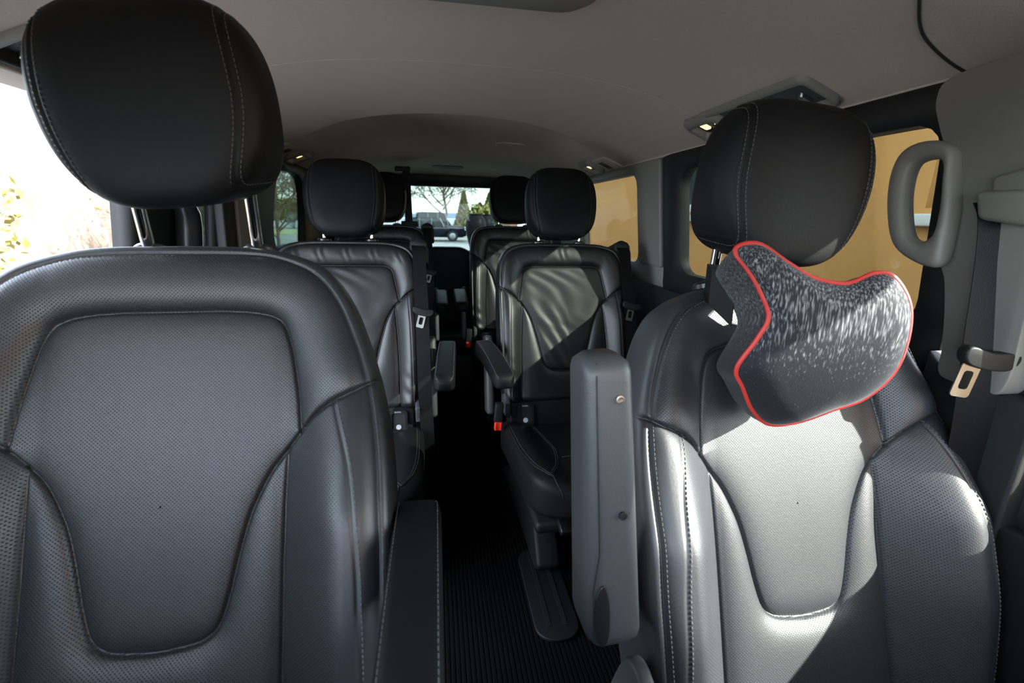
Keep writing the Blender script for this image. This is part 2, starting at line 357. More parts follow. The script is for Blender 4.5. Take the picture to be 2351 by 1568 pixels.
def seat_depth(S, P, front, e=None):
    """protrusion towards the front of the seat for points (s, t)"""
    Q = np.stack([abs(P[:, 0]), P[:, 1]], 1); s, t = Q[:, 0], Q[:, 1]
    dI = np.minimum(dist_poly(Q, S.cIU), dist_poly(Q, S.cIL)); dW = dist_poly(Q, S.cW); dV = dist_poly(Q, S.cV); dE = dist_poly(Q, S.cE); dS = dist_poly(Q, S.cS)
    inn = inside(P, S.insert)
    upper = np.interp(s, S.cW[:, 0], S.cW[:, 1]) < t
    upper = np.where(s < S.wing[0][0], t > S.wing[0][1], upper)
    D = np.minimum(np.minimum(dI, dW), dE); Dv = np.where(upper, 1e9, dV); Ds = np.where(upper, 1e9, dS)
    D = np.minimum(D, Dv)
    lam = .016 if front else .014; H = .011 if front else .010
    F_ = lambda d: 1-np.exp(-d/lam)
    p = np.where(inn, H*1.1*F_(dI), H*1.25*F_(dI)*F_(dW)*F_(dE)*F_(Dv))
    b = S.bol(t); lo, hi = (.135, .235) if front else (.15, .22)
    p += b*sstep(lo, hi, s)
    p += np.where(inn, -.006*(1-np.exp(-dI/.03)), np.where(upper, .006*(1-np.exp(-dI/.012)), 0))
    # soft cupping across the back
    p += .12*np.clip(s, 0, .15)**2
    g = .0042 if front else .0038; sg = .0024
    far = np.where(inn & (dI > .004), 1e9, 0)
    for dd, k in ((dI, 1), (dW+far, 1), (Dv+far, .8), (dE, .45), (Ds+far, .35)):
        p -= g*k*np.exp(-(dd/sg)**2)
    if not front:   # leather creases of the softer rear seats
        x, y = P[:, 0], P[:, 1]
        m = np.where(inn, 1., 0)*np.clip(dI/.02, 0, 1)
        w = .0011*np.sin(58*(y-.75*np.abs(x-.02)+.25*x+.02*np.sin(25*x))+6*np.sin(9*x+3*y))*sstep(.42, .16, y)
        w += .0008*np.sin(75*(x+y)+2.5*np.sin(30*y))*sstep(.1, -.1, x-.05)*sstep(.18, .3, y)
        p += w*m
        m2 = np.where(upper & ~inn, 1., 0)*np.clip(np.minimum(dI, dE)/.015, 0, 1)
        p += .0004*np.sin(160*x+3*np.sin(40*y)+2*np.sin(70*x))*m2*sstep(.44, .47, y)
        m3 = np.where(~upper & ~inn, 1., 0)*sstep(.14, .02, y)*sstep(.17, .2, s)
        p += .0015*np.sin(110*y+60*x)*m3
    return p, inn, upper
def backrest_mesh(S, front, na, nr):
    ang = np.linspace(0, 2*np.pi, na, endpoint=False)+.0013
    # even out samples along the outline
    B0 = polar_B(S.outline, np.array(S.c), ang); X = np.stack([S.c[0]+B0*np.cos(ang), S.c[1]+B0*np.sin(ang)], 1)
    seg = np.sqrt(((np.roll(X, -1, 0)-X)**2).sum(1)); cum = np.concatenate([[0], np.cumsum(seg)])
    tgt = np.linspace(0, cum[-1], na, endpoint=False); ang = np.interp(tgt, cum, np.concatenate([ang, [ang[0]+2*np.pi]]))
    B = polar_B(S.outline, np.array(S.c), np.mod(ang, 2*np.pi))
    rr = np.linspace(.004, 1, nr)
    rad = rr[:, None]*B[None, :]
    Px = S.c[0]+rad*np.cos(ang); Pt = S.c[1]+rad*np.sin(ang)
    P = np.stack([Px.ravel(), Pt.ravel()], 1)
    p, inn, upper = seat_depth(S, P, front)
    e = ((1-rr)[:, None]*B[None, :]).ravel()
    # true-ish distance to the border
    e = np.minimum(e, dist_poly(P, np.concatenate([S.outline, S.outline[:1]])))
    k = np.clip(1-e/S.roll, 0, 1); drop = S.rc*(1-np.sqrt(np.clip(1-k*k, 0, 1)))
    G = np.zeros((nr, na, 3)); G[..., 0] = Px; G[..., 2] = Pt-.33; G[..., 1] = (-(p)+drop).reshape(nr, na)
    last = G[-1]; ext = []
    cx, ct = S.c[0], S.c[1]-.33
    for f, dep in ((1.003, .012), (1.006, .03), (1.004, .055), (.995, .078), (.97, .094), (.92, .102), (.6, .106), (.01, .106)):
        q = last.copy(); q[:, 0] = cx+(last[:, 0]-cx)*f; q[:, 2] = ct+(last[:, 2]-ct)*f
        q[:, 1] = last[:, 1]*(1-min(1, dep/.106))+dep*S.thick/.106+min(1, dep/.106)*.0; ext.append(q)
    A = np.concatenate([G, np.array(ext)], 0)
    me = gridmesh(A, closeu=True, flip=True)
    at = me.attributes.new('perforated', 'FLOAT', 'POINT')
    Q = np.abs(P[:, 0])
    pf = np.where(inn, 1., np.where(upper, 1., 1-sstep(.215, .235, Q)))*np.clip((e-.012)/.01, 0, 1)
    pf = np.where(inn | (P[:, 1] > -.2), pf, 0)
    at.data.foreach_set('value', np.concatenate([pf, np.zeros(len(ext)*na)]).astype(np.float32))
    return me
def stitches(S, front, curves, off=.0, length=.004, gap=.0022, r=.0006):
    mb = MB()
    for c in curves:
        seg = np.sqrt(((c[1:]-c[:-1])**2).sum(1)); cum = np.concatenate([[0], np.cumsum(seg)]); n = int(cum[-1]/(length+gap))
        if n < 2: continue
        a = np.arange(n)*(length+gap); P0 = np.stack([np.interp(a, cum, c[:, 0]), np.interp(a, cum, c[:, 1])], 1)
        P1 = np.stack([np.interp(a+length, cum, c[:, 0]), np.interp(a+length, cum, c[:, 1])], 1)
        T = P1-P0; T /= np.sqrt((T**2).sum(1))[:, None]+1e-9; N = np.stack([-T[:, 1], T[:, 0]], 1)
        P0 = P0+N*off; P1 = P1+N*off
        out = np.concatenate([S.outline, S.outline[:1]])
        def dep(P):
            p, _, _ = seat_depth(S, P, front); e = dist_poly(P, out); k = np.clip(1-e/S.roll, 0, 1)
            return -p+S.rc*(1-np.sqrt(np.clip(1-k*k, 0, 1)))-.0006
        d0, d1 = dep(P0), dep(P1); dm = dep((P0+P1)/2)
        for i in range(n):
            mb.tube([(P0[i, 0], d0[i]+.0006, P0[i, 1]-.33), ((P0[i, 0]+P1[i, 0])/2, dm[i]-.0003, (P0[i, 1]+P1[i, 1])/2-.33), (P1[i, 0], d1[i]+.0006, P1[i, 1]-.33)], r, 5)
    return mb
def headrest_mesh(a, b, c, n=120, seam=True, tp=.32):
    """a half width, b half depth, c half height; poles on the sides"""
    u = np.concatenate([[1e-7], np.linspace(.006, np.pi-.006, 2*n-2), [np.pi-1e-7]]); v = np.linspace(0, 2*np.pi, 2*n, endpoint=False)
    U, V = np.meshgrid(u, v, indexing='ij'); pw = lambda x, e: np.sign(x)*np.abs(x)**e
    e1, e2 = .53, .57
    X = pw(np.cos(U), e1); rho = np.sin(U)**e1
    e2 = np.where(np.sin(V) < 0, .40, .60); Yc = pw(np.cos(V), e2); Zc = pw(np.sin(V), e2)
    Y = Yc*rho; Z = Zc*rho
    z = Z*c; x = X*a; y = Y*b
    zz = z/c
    # narrower towards the bottom, a little towards the top; thinner at the top
    x *= 1-tp*(.55-.45*Y)*np.clip(-zz+.1, 0, 1.1)**1.8-.13*np.clip(zz, 0, 1)**2
    y = y*(1-.22*np.clip(zz, -1, 1)); y += .010*(zz)
    z = z+np.where(zz < -.7, (1-(x/a)**2)*-.002, 0)
    # seam between face and side panel: a fold ring where |X| = .80
    if seam:
        for k, dpt in ((.80, .0022), (.86, .0010)):
            g = dpt*np.exp(-((np.abs(X)-k)*a/.0022)**2)*np.where(y < .02, 1, .3)
            rr = np.sqrt((y/b)**2+(z/c)**2)+1e-6
            y -= g*(y/b)/rr; z -= g*(z/c)/rr
    P = np.stack([x, y, z], -1)
    return gridmesh(P, closeu=True, flip=False)
def headrest_stitches(a, b, c, kx, sides=(1, -1), tp=.32):
    mb = MB(); pw = lambda x, e: np.sign(x)*np.abs(x)**e; e1, e2 = .53, .57
    cu = kx**(1/e1); uu = math.acos(cu)
    for sg in sides:
        vs = np.linspace(0, 2*np.pi, 400)
        e2 = np.where(np.sin(vs) < 0, .40, .60); Z = pw(np.sin(vs), e2)*math.sin(uu)**e1; Y = pw(np.cos(vs), e2)*math.sin(uu)**e1
        X = sg*kx*np.ones_like(vs); zz = Z
        x = X*a*(1-tp*(.55-.45*Y)*np.clip(-zz+.1, 0, 1.1)**1.8-.13*np.clip(zz, 0, 1)**2); y = Y*b*(1-.22*np.clip(zz, -1, 1))+.010*zz; z = Z*c
        P = np.stack([x, y, z], 1)
        seg = np.sqrt(((P[1:]-P[:-1])**2).sum(1)); cum = np.concatenate([[0], np.cumsum(seg)]); m = int(cum[-1]/.0062)
        for i in range(m):
            q = [Vector([np.interp(i*.0062+h, cum, P[:, j]) for j in range(3)]) for h in (0, .002, .004)]
            if q[1].y > .03: continue
            q = [p+Vector((0, p.y/b, p.z/c)).normalized()*.0003 for p in q]; mb.tube(q, .0005, 5)
    return mb
def headrest_lower_seam(a, b, c, tp):
    mb = MB(); e1, e2 = .53, .40; v = R(180+60); us = np.linspace(math.acos(.765**(1/e1)), math.pi-math.acos(.765**(1/e1)), 200)
    X = np.sign(np.cos(us))*np.abs(np.cos(us))**e1; Z = -abs(math.sin(v))**e2*np.sin(us)**e1; Y = -abs(math.cos(v))**e2*np.sin(us)**e1; zz = Z
    x = X*a*(1-tp*(.55-.45*Y)*np.clip(-zz+.1, 0, 1.1)**1.8-.13*np.clip(zz, 0, 1)**2); y = Y*b*(1-.22*np.clip(zz, -1, 1))+.010*zz; z = Z*c
    P = np.stack([x, y-.0004, z-.0003], 1); seg = np.sqrt(((P[1:]-P[:-1])**2).sum(1)); cum = np.concatenate([[0], np.cumsum(seg)])
    for i in range(int(cum[-1]/.0062)):
        mb.tube([Vector([np.interp(i*.0062+h, cum, P[:, j]) for j in range(3)]) for h in (0, .002, .004)], .0006, 5)
    return mb
S_F = make_shape(True); S_R = make_shape(False)
ME_BF = backrest_mesh(S_F, True, 1300, 230)
ME_BR = backrest_mesh(S_R, False, 760, 150)

def pose(p):
    x, y, z, th, yw, rl = p
    return Matrix.Translation((x, y, z)) @ Matrix.Rotation(R(yw), 4, 'Z') @ Matrix.Rotation(R(-th), 4, 'X') @ Matrix.Rotation(R(rl), 4, 'Y')

def armrest(name, parent, mw, mat='leather', L=.34, W=.055, H=.055, taper=.85):
    """padded arm: local +Y runs from pivot to the tip, +Z the pad"""
    n = 26; m = 36; P = np.zeros((n, m, 3))
    for i, tt in enumerate(np.linspace(0, 1, n)):
        endk = 1-(max(0, .07-tt)/.07)**2.2*.5; endk *= 1-(max(0, tt-.93)/.07)**2.2*.45
        w = W/2*(1-(1-taper)*0+.0*tt)*endk; h = H/2*(1-(1-taper)*tt)*endk
        for k in range(m):
            a = 2*math.pi*k/m; ca, sa = math.cos(a), math.sin(a)
            P[i, k] = (w*math.copysign(abs(ca)**.38, ca), tt*L, h*math.copysign(abs(sa)**.42, sa)-.010*math.sin(math.pi*tt)*(-1 if False else 0)+.012*math.sin(math.pi*tt))
    me = gridmesh(P, closeu=True)
    bm = bmesh.new(); bm.from_mesh(me); bm.verts.ensure_lookup_table()
    bm.faces.new([bm.verts[k] for k in range(m)]); bm.faces.new([bm.verts[(n-1)*m+k] for k in range(m)][::-1])
    bmesh.ops.recalc_face_normals(bm, faces=bm.faces); bm.to_mesh(me); bm.free()
    o = link(name, me, mat, parent, mw)
    for sg in (-1, 1):
        mb = MB(); pts = []
        for tt in np.linspace(.03, .985, 60):
            endk = 1-(max(0, .07-tt)/.07)**2.2*.5; endk *= 1-(max(0, tt-.93)/.07)**2.2*.45
            w = W/2*endk; h = H/2*(1-(1-taper)*tt)*endk; a = R(52)
            pts.append(Vector((sg*w*math.cos(a)**.38, tt*L, h*math.sin(a)**.42+.012*math.sin(math.pi*tt))))
        for p, q in zip(pts[::1], pts[1:]):
            mb.tube([p.lerp(q, .1)+Vector((sg*.0003, 0, .0003)), p.lerp(q, .75)+Vector((sg*.0003, 0, .0003))], .0006, 4)
        mb.build('stitching', 'thread', o)
    return o
def cushion_mesh(w, L, H, bol, rise=.03):
    """seat cushion, x across, y: 0 at the rear to -L at the front, z up; origin at the rear bottom centre"""
    n, m = 90, 120; P = np.zeros((n, m, 3))
    for i, tt in enumerate(np.linspace(0, 1, n)):
        for k in range(m):
            a = 2*math.pi*k/m; ca, sa = math.cos(a), math.sin(a)
            x = w*math.copysign(abs(ca)**.36, ca); z = H/2*math.copysign(abs(sa)**.36, sa)
            f = 1-.10*max(0, (tt-.72)/.28)**2
            nose = max(0, (tt-.80)/.20); rear = max(0, (.06-tt)/.06)
            hz = math.sqrt(max(0, 1-nose**2.4))*.62+.38
            top = 1 if z > 0 else 0
            s = abs(x)/w
            zz = z*hz
            if z > 0:
                b = bol*float(sstep(.52, .86, s))*(1-nose**2); g = .004*math.exp(-((abs(x)-w*.60+.02*tt)/.004)**2)+.003*math.exp(-((tt-.62)/.008)**2)*(s < .58)
                zz += b-g
            P[i, k] = (x*f*(1-.35*nose**3), -tt*L, H/2+zz+rise*tt)
    me = gridmesh(P, closeu=True)
    bm = bmesh.new(); bm.from_mesh(me); bm.verts.ensure_lookup_table()
    bm.faces.new([bm.verts[k] for k in range(m)]); bm.faces.new([bm.verts[(n-1)*m+k] for k in range(m)][::-1])
    bmesh.ops.recalc_face_normals(bm, faces=bm.faces); bm.to_mesh(me); bm.free(); return me
def L4(*a): return Matrix.Translation(a)
def rot(ax, d): return Matrix.Rotation(R(d), 4, ax)

def add_headrest(root, base, a, b, c, dy, dz, lean, postx, ptop, post_d, guide_t, tilt=0, dx=0, tp=.32):
    """base: matrix of the backrest relative to root"""
    org = base.translation
    mw = L4(org.x+dx, org.y+dy, org.z+dz) @ rot('X', -lean) @ rot('Y', tilt)
    h = link('headrest', headrest_mesh(a, b, c, tp=tp), 'leather', root, mw)
    for sg in (1, -1):
        for kx in (.765, .845): headrest_stitches(a, b, c, kx, (sg,), tp).build('stitching', 'thread', h)
    headrest_lower_seam(a, b, c, tp).build('stitching', 'thread', h)
    for sx in (-1, 1):
        p0 = base @ Vector((sx*postx+dx, post_d, guide_t-.33-.02)); p1 = mw @ Vector((sx*postx, .012, -c*.6))
        MB().tube([p0, p1], .0080 if c < .12 else .0068, 16).build('headrest_post', 'chrome', root)
        g = MB().lathe([(.010, -.012), (.024, -.006), (.025, .001), (.021, .006), (.011, .009), (.009, .010)], n=24)
        gm = base @ L4(sx*postx+dx, post_d, guide_t-.33)
        g.build('post_guide', 'plastic_gloss', root, gm)
    return h

def front_seat(name, p, label, arm):
    root = empty(name, (p[0], p[1]-.10, .0)); rm = Matrix.Translation(root.location); base = rm.inverted() @ pose(p)
    tag(root, label, 'seat')
    bk = link('backrest', ME_BF, 'perf' if not ME_BF.materials else None, root, base)
    strips = MB()
    cr_ = [S_F.cS, S_F.cS*[-1, 1]]; eg = [S_F.cE, S_F.cE*[-1, 1]]
    for c_ in cr_: stitches(S_F, True, [c_], .0045, r=.0009).build('stitching', 'thread', bk)
    for c_ in eg: stitches(S_F, True, [c_], .004, r=.0006).build('edge_stitching', 'thread', bk)
    add_headrest(root, base, .129, .060, .116 if arm < 0 else .114, .085, .403 if arm < 0 else .395, -7, .072, .64, .045, .592, dx=.019 if arm < 0 else -.024, tilt=-5 if arm < 0 else 4)
    # side shell of the backrest, cushion and pedestal
    sh = MB()
    for sx in (-1, 1):
        MB().box((sx*.245, .03, -.42), (.05, .11, .22)).build('backrest_hinge', 'plastic', root, base, bev=.015)
    link('seat_cushion', cushion_mesh(.26, .50, .12, .02), 'leather', root, L4(0, -.04, .22))
    MB().box((0, -.25, .11), (.42, .42, .20)).build('seat_pedestal', 'plastic', root, bev=.03)
    return root, base
def _add_all(self, other): self.add(other.V, other.F); return self
MB.add_all = _add_all

PL = (-.429, .600, .771, 24.34, .64, -.52); PR = (.468, .576, .713, 20.48, 2.14, 1.30)
rootL, baseL = front_seat('front_seat', PL, 'front seat at the left of the picture, its tall headrest close under the roof', -1)
rootR, baseR = front_seat('front_seat', PR, 'sunlit front seat at the right with the red piped pillow, armrest folded up', 1)
# left armrest, lowered and running towards the camera
armrest('armrest', rootL, L4(.318, .055, .655) @ rot('Z', 180) @ rot('X', -3), L=.42, W=.060, H=.07)
MB().lathe([(.03, -.02), (.034, -.015), (.034, .015), (.03, .02)], n=24, axis='X').build('armrest_pivot', 'plastic', rootL, L4(.285, .06, .63))
# right armrest folded up: a tall tapered box with a rounded head
am = L4(-.338, -.02, .525) @ rot('X', -7) @ rot('Y', -3)
n, m = 40, 48; P = np.zeros((n, m, 3)); LH = .375
for i, tt in enumerate(np.linspace(0, 1, n)):
    w = .036-.006*tt; d = .046-.010*tt; ek = 1-(max(0, tt-.95)/.05)**2.4*.42; eb = 1-(max(0, .08-tt)/.08)**2.2*.5
    for k in range(m):
        a = 2*math.pi*k/m; ca, sa = math.cos(a), math.sin(a)
        P[i, k] = (w*ek*eb*math.copysign(abs(ca)**.42, ca), d*ek*eb*math.copysign(abs(sa)**.42, sa), tt*LH)
me = gridmesh(P, closeu=True); bm = bmesh.new(); bm.from_mesh(me); bm.verts.ensure_lookup_table()
bm.faces.new([bm.verts[k] for k in range(m)]); bm.faces.new([bm.verts[(n-1)*m+k] for k in range(m)][::-1]); bmesh.ops.recalc_face_normals(bm, faces=bm.faces); bm.to_mesh(me); bm.free()
arm = link('armrest', me, 'armshell', rootR, am); arm['label'] = 'armrest folded upright'
MB().tube([(-.030, -.046, .03), (-.029, -.045, .095), (-.020, -.044, .14), (-.0185, -.042, .245), (-.0165, -.037, .350), (-.014, -.030, .368)], .0011, 6).build('seam', 'rubber', arm)
MB().lathe([(.0052, 0), (.0052, .002), (.0035, .0022), (.0030, .001), (.0008, .0009)], n=20, axis='Y').build('screw', 'steel', arm, L4(.010, -.0385, .325) @ rot('Z', 180))
MB().lathe([(.0050, -.001), (.0050, .0016), (.0036, .0018), (.0034, .0005), (.0005, .0004)], n=20, axis='Y').build('screw_hole', 'rubber', arm, L4(.010, -.0435, .185) @ rot('Z', 180))
cap = MB().prism(catmull([(-.022, .02), (-.030, .05), (-.026, .085), (-.016, .10), (-.010, .07), (-.012, .03)], 6, True), .003, lambda u, v, w: (u, -.0445-w, v)); cap.build('trim_cap', 'plastic_gloss', arm, bev=.001)
# side valance under the right seat
MB().prism(catmull([(-.16, .04), (-.15, .38), (-.10, .48), (-.04, .51), (.0, .46), (.05, .28), (.07, .04)], 5, True), .02, lambda u, v, w: (-.295-w, u-.02, v)).build('side_valance', 'seatshell', rootR, bev=.006)

# ------------------------------------------------------------------ second and third row seats
def lettering(parent, text, size, mw):
    cu_ = bpy.data.curves.new('t', 'FONT'); cu_.body = text; cu_.size = size; cu_.extrude = .0002
    to = bpy.data.objects.new('t', cu_); COL.objects.link(to); bpy.context.view_layer.update()
    me = bpy.data.meshes.new_from_object(to.evaluated_get(bpy.context.evaluated_depsgraph_get())); bpy.data.objects.remove(to)
    return link('lettering', me, 'badge', parent, mw @ rot('X', 90), smooth=False)
def cush_top(x, tt, w, L, H, bol, rise):
    nose = max(0, (tt-.80)/.20); f = (1-.10*max(0, (tt-.72)/.28)**2)*(1-.35*nose**3); hz = math.sqrt(max(0, 1-nose**2.4))*.62+.38
    ca = min(.9999, (abs(x)/(w*f))**(1/.36)); sa = math.sqrt(1-ca*ca); z = H/2*sa**.36*hz
    return H/2+z+bol*float(sstep(.52, .86, abs(x)/(w*f)))*(1-nose**2)+rise*tt
def rear_seat():
    root = empty('van_seat', (0, 0, 0)); B = Matrix.Translation((0, 0, .758)) @ Matrix.Rotation(R(-15.8), 4, 'X')
    bk = link('backrest', ME_BR, 'leather_soft', root, B)
    for c_ in (S_R.cS, S_R.cS*[-1, 1]): stitches(S_R, False, [c_], .004, r=.0006).build('stitching', 'thread', bk)
    add_headrest(root, B, .136, .058, .132, .085, .346, 8, .081, .56, .03, .545, tp=.20)
    # leather strip below the backrest, anchor pocket, cushion
    MB().box((0, .035, -.44), (.44, .09, .115)).build('lower_trim', 'leather', root, B, bev=.012)
    ip = MB(); o_ = rrect(.062, .078, .012); i_ = rrect(.046, .060, .008)
    for (pa, pb, y0, y1) in ((o_, i_, -.018, -.018), (o_, o_, -.018, .0), (i_, i_, -.018, -.006)):
        V = [(u, y0, v) for u, v in pa]+[(u, y1, v) for u, v in pb]; k = len(pa)
        ip.add(V, [(j, (j+1) % k, k+(j+1) % k, k+j) for j in range(k)])
    ANCH = []
    for sx in (-.162, .162):
        an = ip.build('anchor_frame', 'plastic_gloss', root, B @ L4(sx, -.004, -.434)); ANCH.append(an)
        MB().lathe([(.009, 0), (.009, -.002), (.0, -.002)], n=20, axis='Y').build('anchor_badge', 'badge', an, L4(0, -.0115, -.020))
        MB().box((0, -.009, 0), (.050, .003, .064)).build('pocket_back', 'rubber', an)
        lettering(an, 'ISOFIX', .0075, L4(-.013, -.0188, .0312))
    cu = link('seat_cushion', cushion_mesh(.25, .56, .12, .022, .075), 'leather', root, L4(0, -.11, .180)); cu.name = 'seat_cushion'
    for sx in (-1, 1):
        for kind_, cv in (('in', [(.135, .03), (.125, .3), (.120, .5), (.145, .7), (.178, .83), (.190, .87)]), ('out', [(.232, .03), (.236, .3), (.236, .55), (.225, .75), (.205, .85), (.190, .88)]), ('nose', [(.190, .87), (.186, .93), (.175, .975)])):
            cc_ = catmull(cv, 10); P3 = [Vector((sx*x, -.11-tt*.56, .180+cush_top(x, tt, .25, .56, .12, .022, .075)+.0004)) for x, tt in cc_]
            MB().tube(P3, .0016, 6).build('cushion_seam', 'rubber', cu)
            if kind_ == 'nose': continue
            st = MB(); P4 = [Vector((sx*(x+(.007 if kind_ == 'in' else -.007)), -.11-tt*.56, .180+cush_top(x+(.007 if kind_ == 'in' else -.007), tt, .25, .56, .12, .022, .075)+.0003)) for x, tt in cc_]
            for p, q in zip(P4, P4[1:]): st.tube([p, p.lerp(q, .65)], .0006, 4)
            st.build('cushion_stitching', 'thread', cu)
        MB().prism([(-.15, .385), (-.15, .44), (-.10, .47), (-.07, .56), (-.04, .56), (-.05, .385)], .018, lambda u, v, w, sx=sx: (sx*(.222+w), u, v-.04)).build('side_bracket', 'seatshell', root, bev=.004)
    MB().tube([Vector((x, -.11-.60*.56-.06*abs(x), .180+cush_top(x, .60, .25, .56, .12, .022, .075)+.0005)) for x in np.linspace(-.118, .118, 30)], .0011, 6).build('cushion_seam', 'thread', cu)
    cu_inv = L4(0, .11, -.180)
    for ch_ in [o_2 for o_2 in bpy.data.objects if o_2.parent is cu]: ch_.matrix_local = cu_inv
    MB().box((0, -.33, .175), (.44, .46, .04)).build('seat_frame', 'plastic', root, bev=.015)
    for sx in (-1, 1):
        pl = MB().prism([(-.52, .0), (-.56, .04), (-.50, .12), (-.46, .19), (-.12, .17), (-.08, .08), (.04, .04), (.04, .0)], .075, lambda u, v, w, sx=sx: (sx*(.135+w), u, v))
        pl.build('seat_foot', 'plastic', root, bev=.012)
    MB().box((-.13, -.585, .20), (.06, .05, .022), Euler((R(20), 0, 0)).to_matrix()).build('release_lever', 'plastic_gloss', root, bev=.005)
    return root
def buckle(parent, mw):
    MB().box((0, 0, 0), (.030, .024, .075)).build('buckle', 'plastic', parent, mw, bev=.004)
    return MB().box((0, -.0, .0), (.026, .018, .030)).box((-.009, -.009, .0), (.006, .004, .03)).box((.009, -.009, .0), (.006, .004, .03)).build('buckle_button', 'redplastic', parent, mw @ L4(0, -.008, -.048), bev=.0015)
def belt_strip(pts, w, name, parent=None, mw=None, side=(1, 0, 0), th=.0014, mat='belt'):
    mb = MB(); n = len(pts); V = []; F = []
    for i, p in enumerate(pts):
        s = Vector(side[i] if isinstance(side, list) else side).normalized(); p = Vector(p)
        a = Vector(pts[max(i-1, 0)]); b = Vector(pts[min(i+1, n-1)]); nn = (b-a).cross(s).normalized()
        for u, v in ((-1, -1), (1, -1), (1, 1), (-1, 1)): V.append(p+s*u*w/2+nn*v*th/2)
    for i in range(n-1):
        for k in range(4): F.append((i*4+k, i*4+(k+1) % 4, (i+1)*4+(k+1) % 4, (i+1)*4+k))
    F += [(0, 1, 2, 3), ((n-1)*4+3, (n-1)*4+2, (n-1)*4+1, (n-1)*4)]
    return mb.add(V, F).build(name, mat, parent, mw, smooth=False)
def tongue(name, parent, mw, s=1.0, px=0):
    """belt tongue: black grip with a slotted steel plate hanging below"""
    g = MB().prism(catmull([(-.037, .004), (-.030, .014), (0, .010), (.030, .014), (.037, .004), (.028, -.010), (0, -.014), (-.028, -.010)], 5, True), .016, lambda u, v, w: (u*s, (w-.008)*s, v*s))
    gr = g.build(name, 'plastic', parent, mw, bev=.003*s)
    o = rrect(.026*s, .048*s, .005*s); i = rrect(.013*s, .026*s, .004*s); k = len(o); mb = MB()
    for (pa, pb, y0, y1) in ((o, i, -.001, -.001), (o, i, .001, .001), (o, o, -.001, .001), (i, i, -.001, .001)):
        mb.add([(u, y0, v-.032*s) for u, v in pa]+[(u, y1, v-.032*s) for u, v in pb], [(j, (j+1) % k, k+(j+1) % k, k+j) for j in range(k)])
    mb.build('tongue_plate', 'steel', gr, L4(px, 0, 0))
    return gr
def shoulder_belt(root, B, x, hang_to):
    """belt outlet on the right shoulder of the backrest with the webbing hanging in front"""
    o = MB().prism([(-.035, -.01), (-.03, .035), (.0, .05), (.03, .038), (.038, .0), (.038, -.05), (-.02, -.04)], .10, lambda u, v, w: (x+u, w-.012, v+.175))
    ot = o.build('belt_outlet', 'plastic', root, B, bev=.010)
    MB().box((x+.002, -.014, .197), (.056, .004, .014), Euler((0, R(8), 0)).to_matrix()).build('outlet_slot', 'rubber', ot, bev=.0015)
    pts = [(x, .012, .200), (x, -.008, .197), (x+.002, -.022, .175), (x+.004, -.030, .10), (x+.008, -.045, -.05), (x+.010, -.05, -.20), (x+.012, -.045, -.34), (x+.016, -.03, -.46), (x+.018, .0, -.58)]
    w = belt_strip([tuple(v) for v in catmull(pts, 5)], .047, 'belt_webbing', root, B)
    tg = tongue('belt_tongue', root, B @ L4(x+.012, -.052, hang_to) @ rot('Y', 14))
    return w
def copy_tree(o, parent=None):
    c = o.copy(); COL.objects.link(c); c.parent = parent
    for ch in [q for q in bpy.data.objects if q.parent is o]: copy_tree(ch, c)
    return c
proto = rear_seat()
RR = {}
GRP = None
specs = {'L2': (-.39, 1.655, 0, 1.1, 'left rear seat just behind the front seats, black belt and tongue down its aisle side'),
         'R2': (.391, 1.669, 0, 1.7, 'right seat of the nearer rear row, red buckle beside it, creased leather partly sunlit'),
         'L3': (-.375, 2.588, .04, 0, 'far left rear seat, mostly hidden behind the nearer left rear seat'),
         'R3': (.354, 2.588, .045, -.4, 'far right rear seat of the third row, partly hidden by the nearer right rear seat')}
for i, (k, (x, y, z, yw, lb)) in enumerate(specs.items()):
    o = proto if i == 0 else copy_tree(proto)
    o.name = 'van_seat'; o.location = (x, y, z); o.rotation_euler = (0, 0, R(yw)); tag(o, lb, 'seat', 'single seats in the rear rows'); RR[k] = o
Brel = Matrix.Translation((0, 0, .758)) @ Matrix.Rotation(R(-15.8), 4, 'X')
for k, tz in (('L2', -.05), ('R2', -.04), ('L3', -.06), ('R3', -.06)):
    shoulder_belt(RR[k], Brel, .245, tz)
for k, sx in (('L2', 1), ('R2', -1), ('L3', 1), ('R3', -1)):
    r_ = RR[k]
    armrest('armrest', r_, L4(sx*.315+(.026 if k == 'L2' else 0), -.055, .590) @ rot('Z', 180-sx*4*(1 if k in ('R2', 'L2') else 0)) @ rot('X', -2), L=.36, W=.062, H=.062, taper=.8)
    MB().box((sx*.285, -.02, .47), (.030, .075, .30), Euler((R(-14), 0, 0)).to_matrix()).build('recliner_cover', 'seatshell', r_, bev=.012)
    buckle(r_, L4(-.268, -.165, .375) @ rot('Y', 4))

# ------------------------------------------------------------------ neck pillow on the right front seat
c0 = np.array([.390, .500, .912])
outl = [(-.128, .118), (-.098, .127), (-.060, .102), (-.025, .083), (.02, .078), (.065, .092), (.098, .088), (.128, .052), (.136, .0), (.132, -.045), (.105, -.085), (.06, -.108), (.01, -.135), (-.03, -.142), (-.065, -.115), (-.092, -.075), (-.108, -.045), (-.090, .0), (-.080, .030), (-.092, .060), (-.108, .088)]
oc = catmull([(a*(.76 if a > 0 else 1), b) for a, b in outl], 10, True)
PW = Matrix.Translation(c0) @ rot('Z', -13) @ rot('X', -4) @ Matrix.Scale(.89, 4)
neck = empty('neck_pillow', (c0[0], c0[1]+.03, c0[2]-.14)); NI = Matrix.Translation(neck.location).inverted() @ PW
tag(neck, 'dark grey slub knit neck pillow with bright red piping on the right front seat', 'pillow')
cc = np.array([.02, -.02]); ang = np.linspace(0, 2*np.pi, 360, endpoint=False)
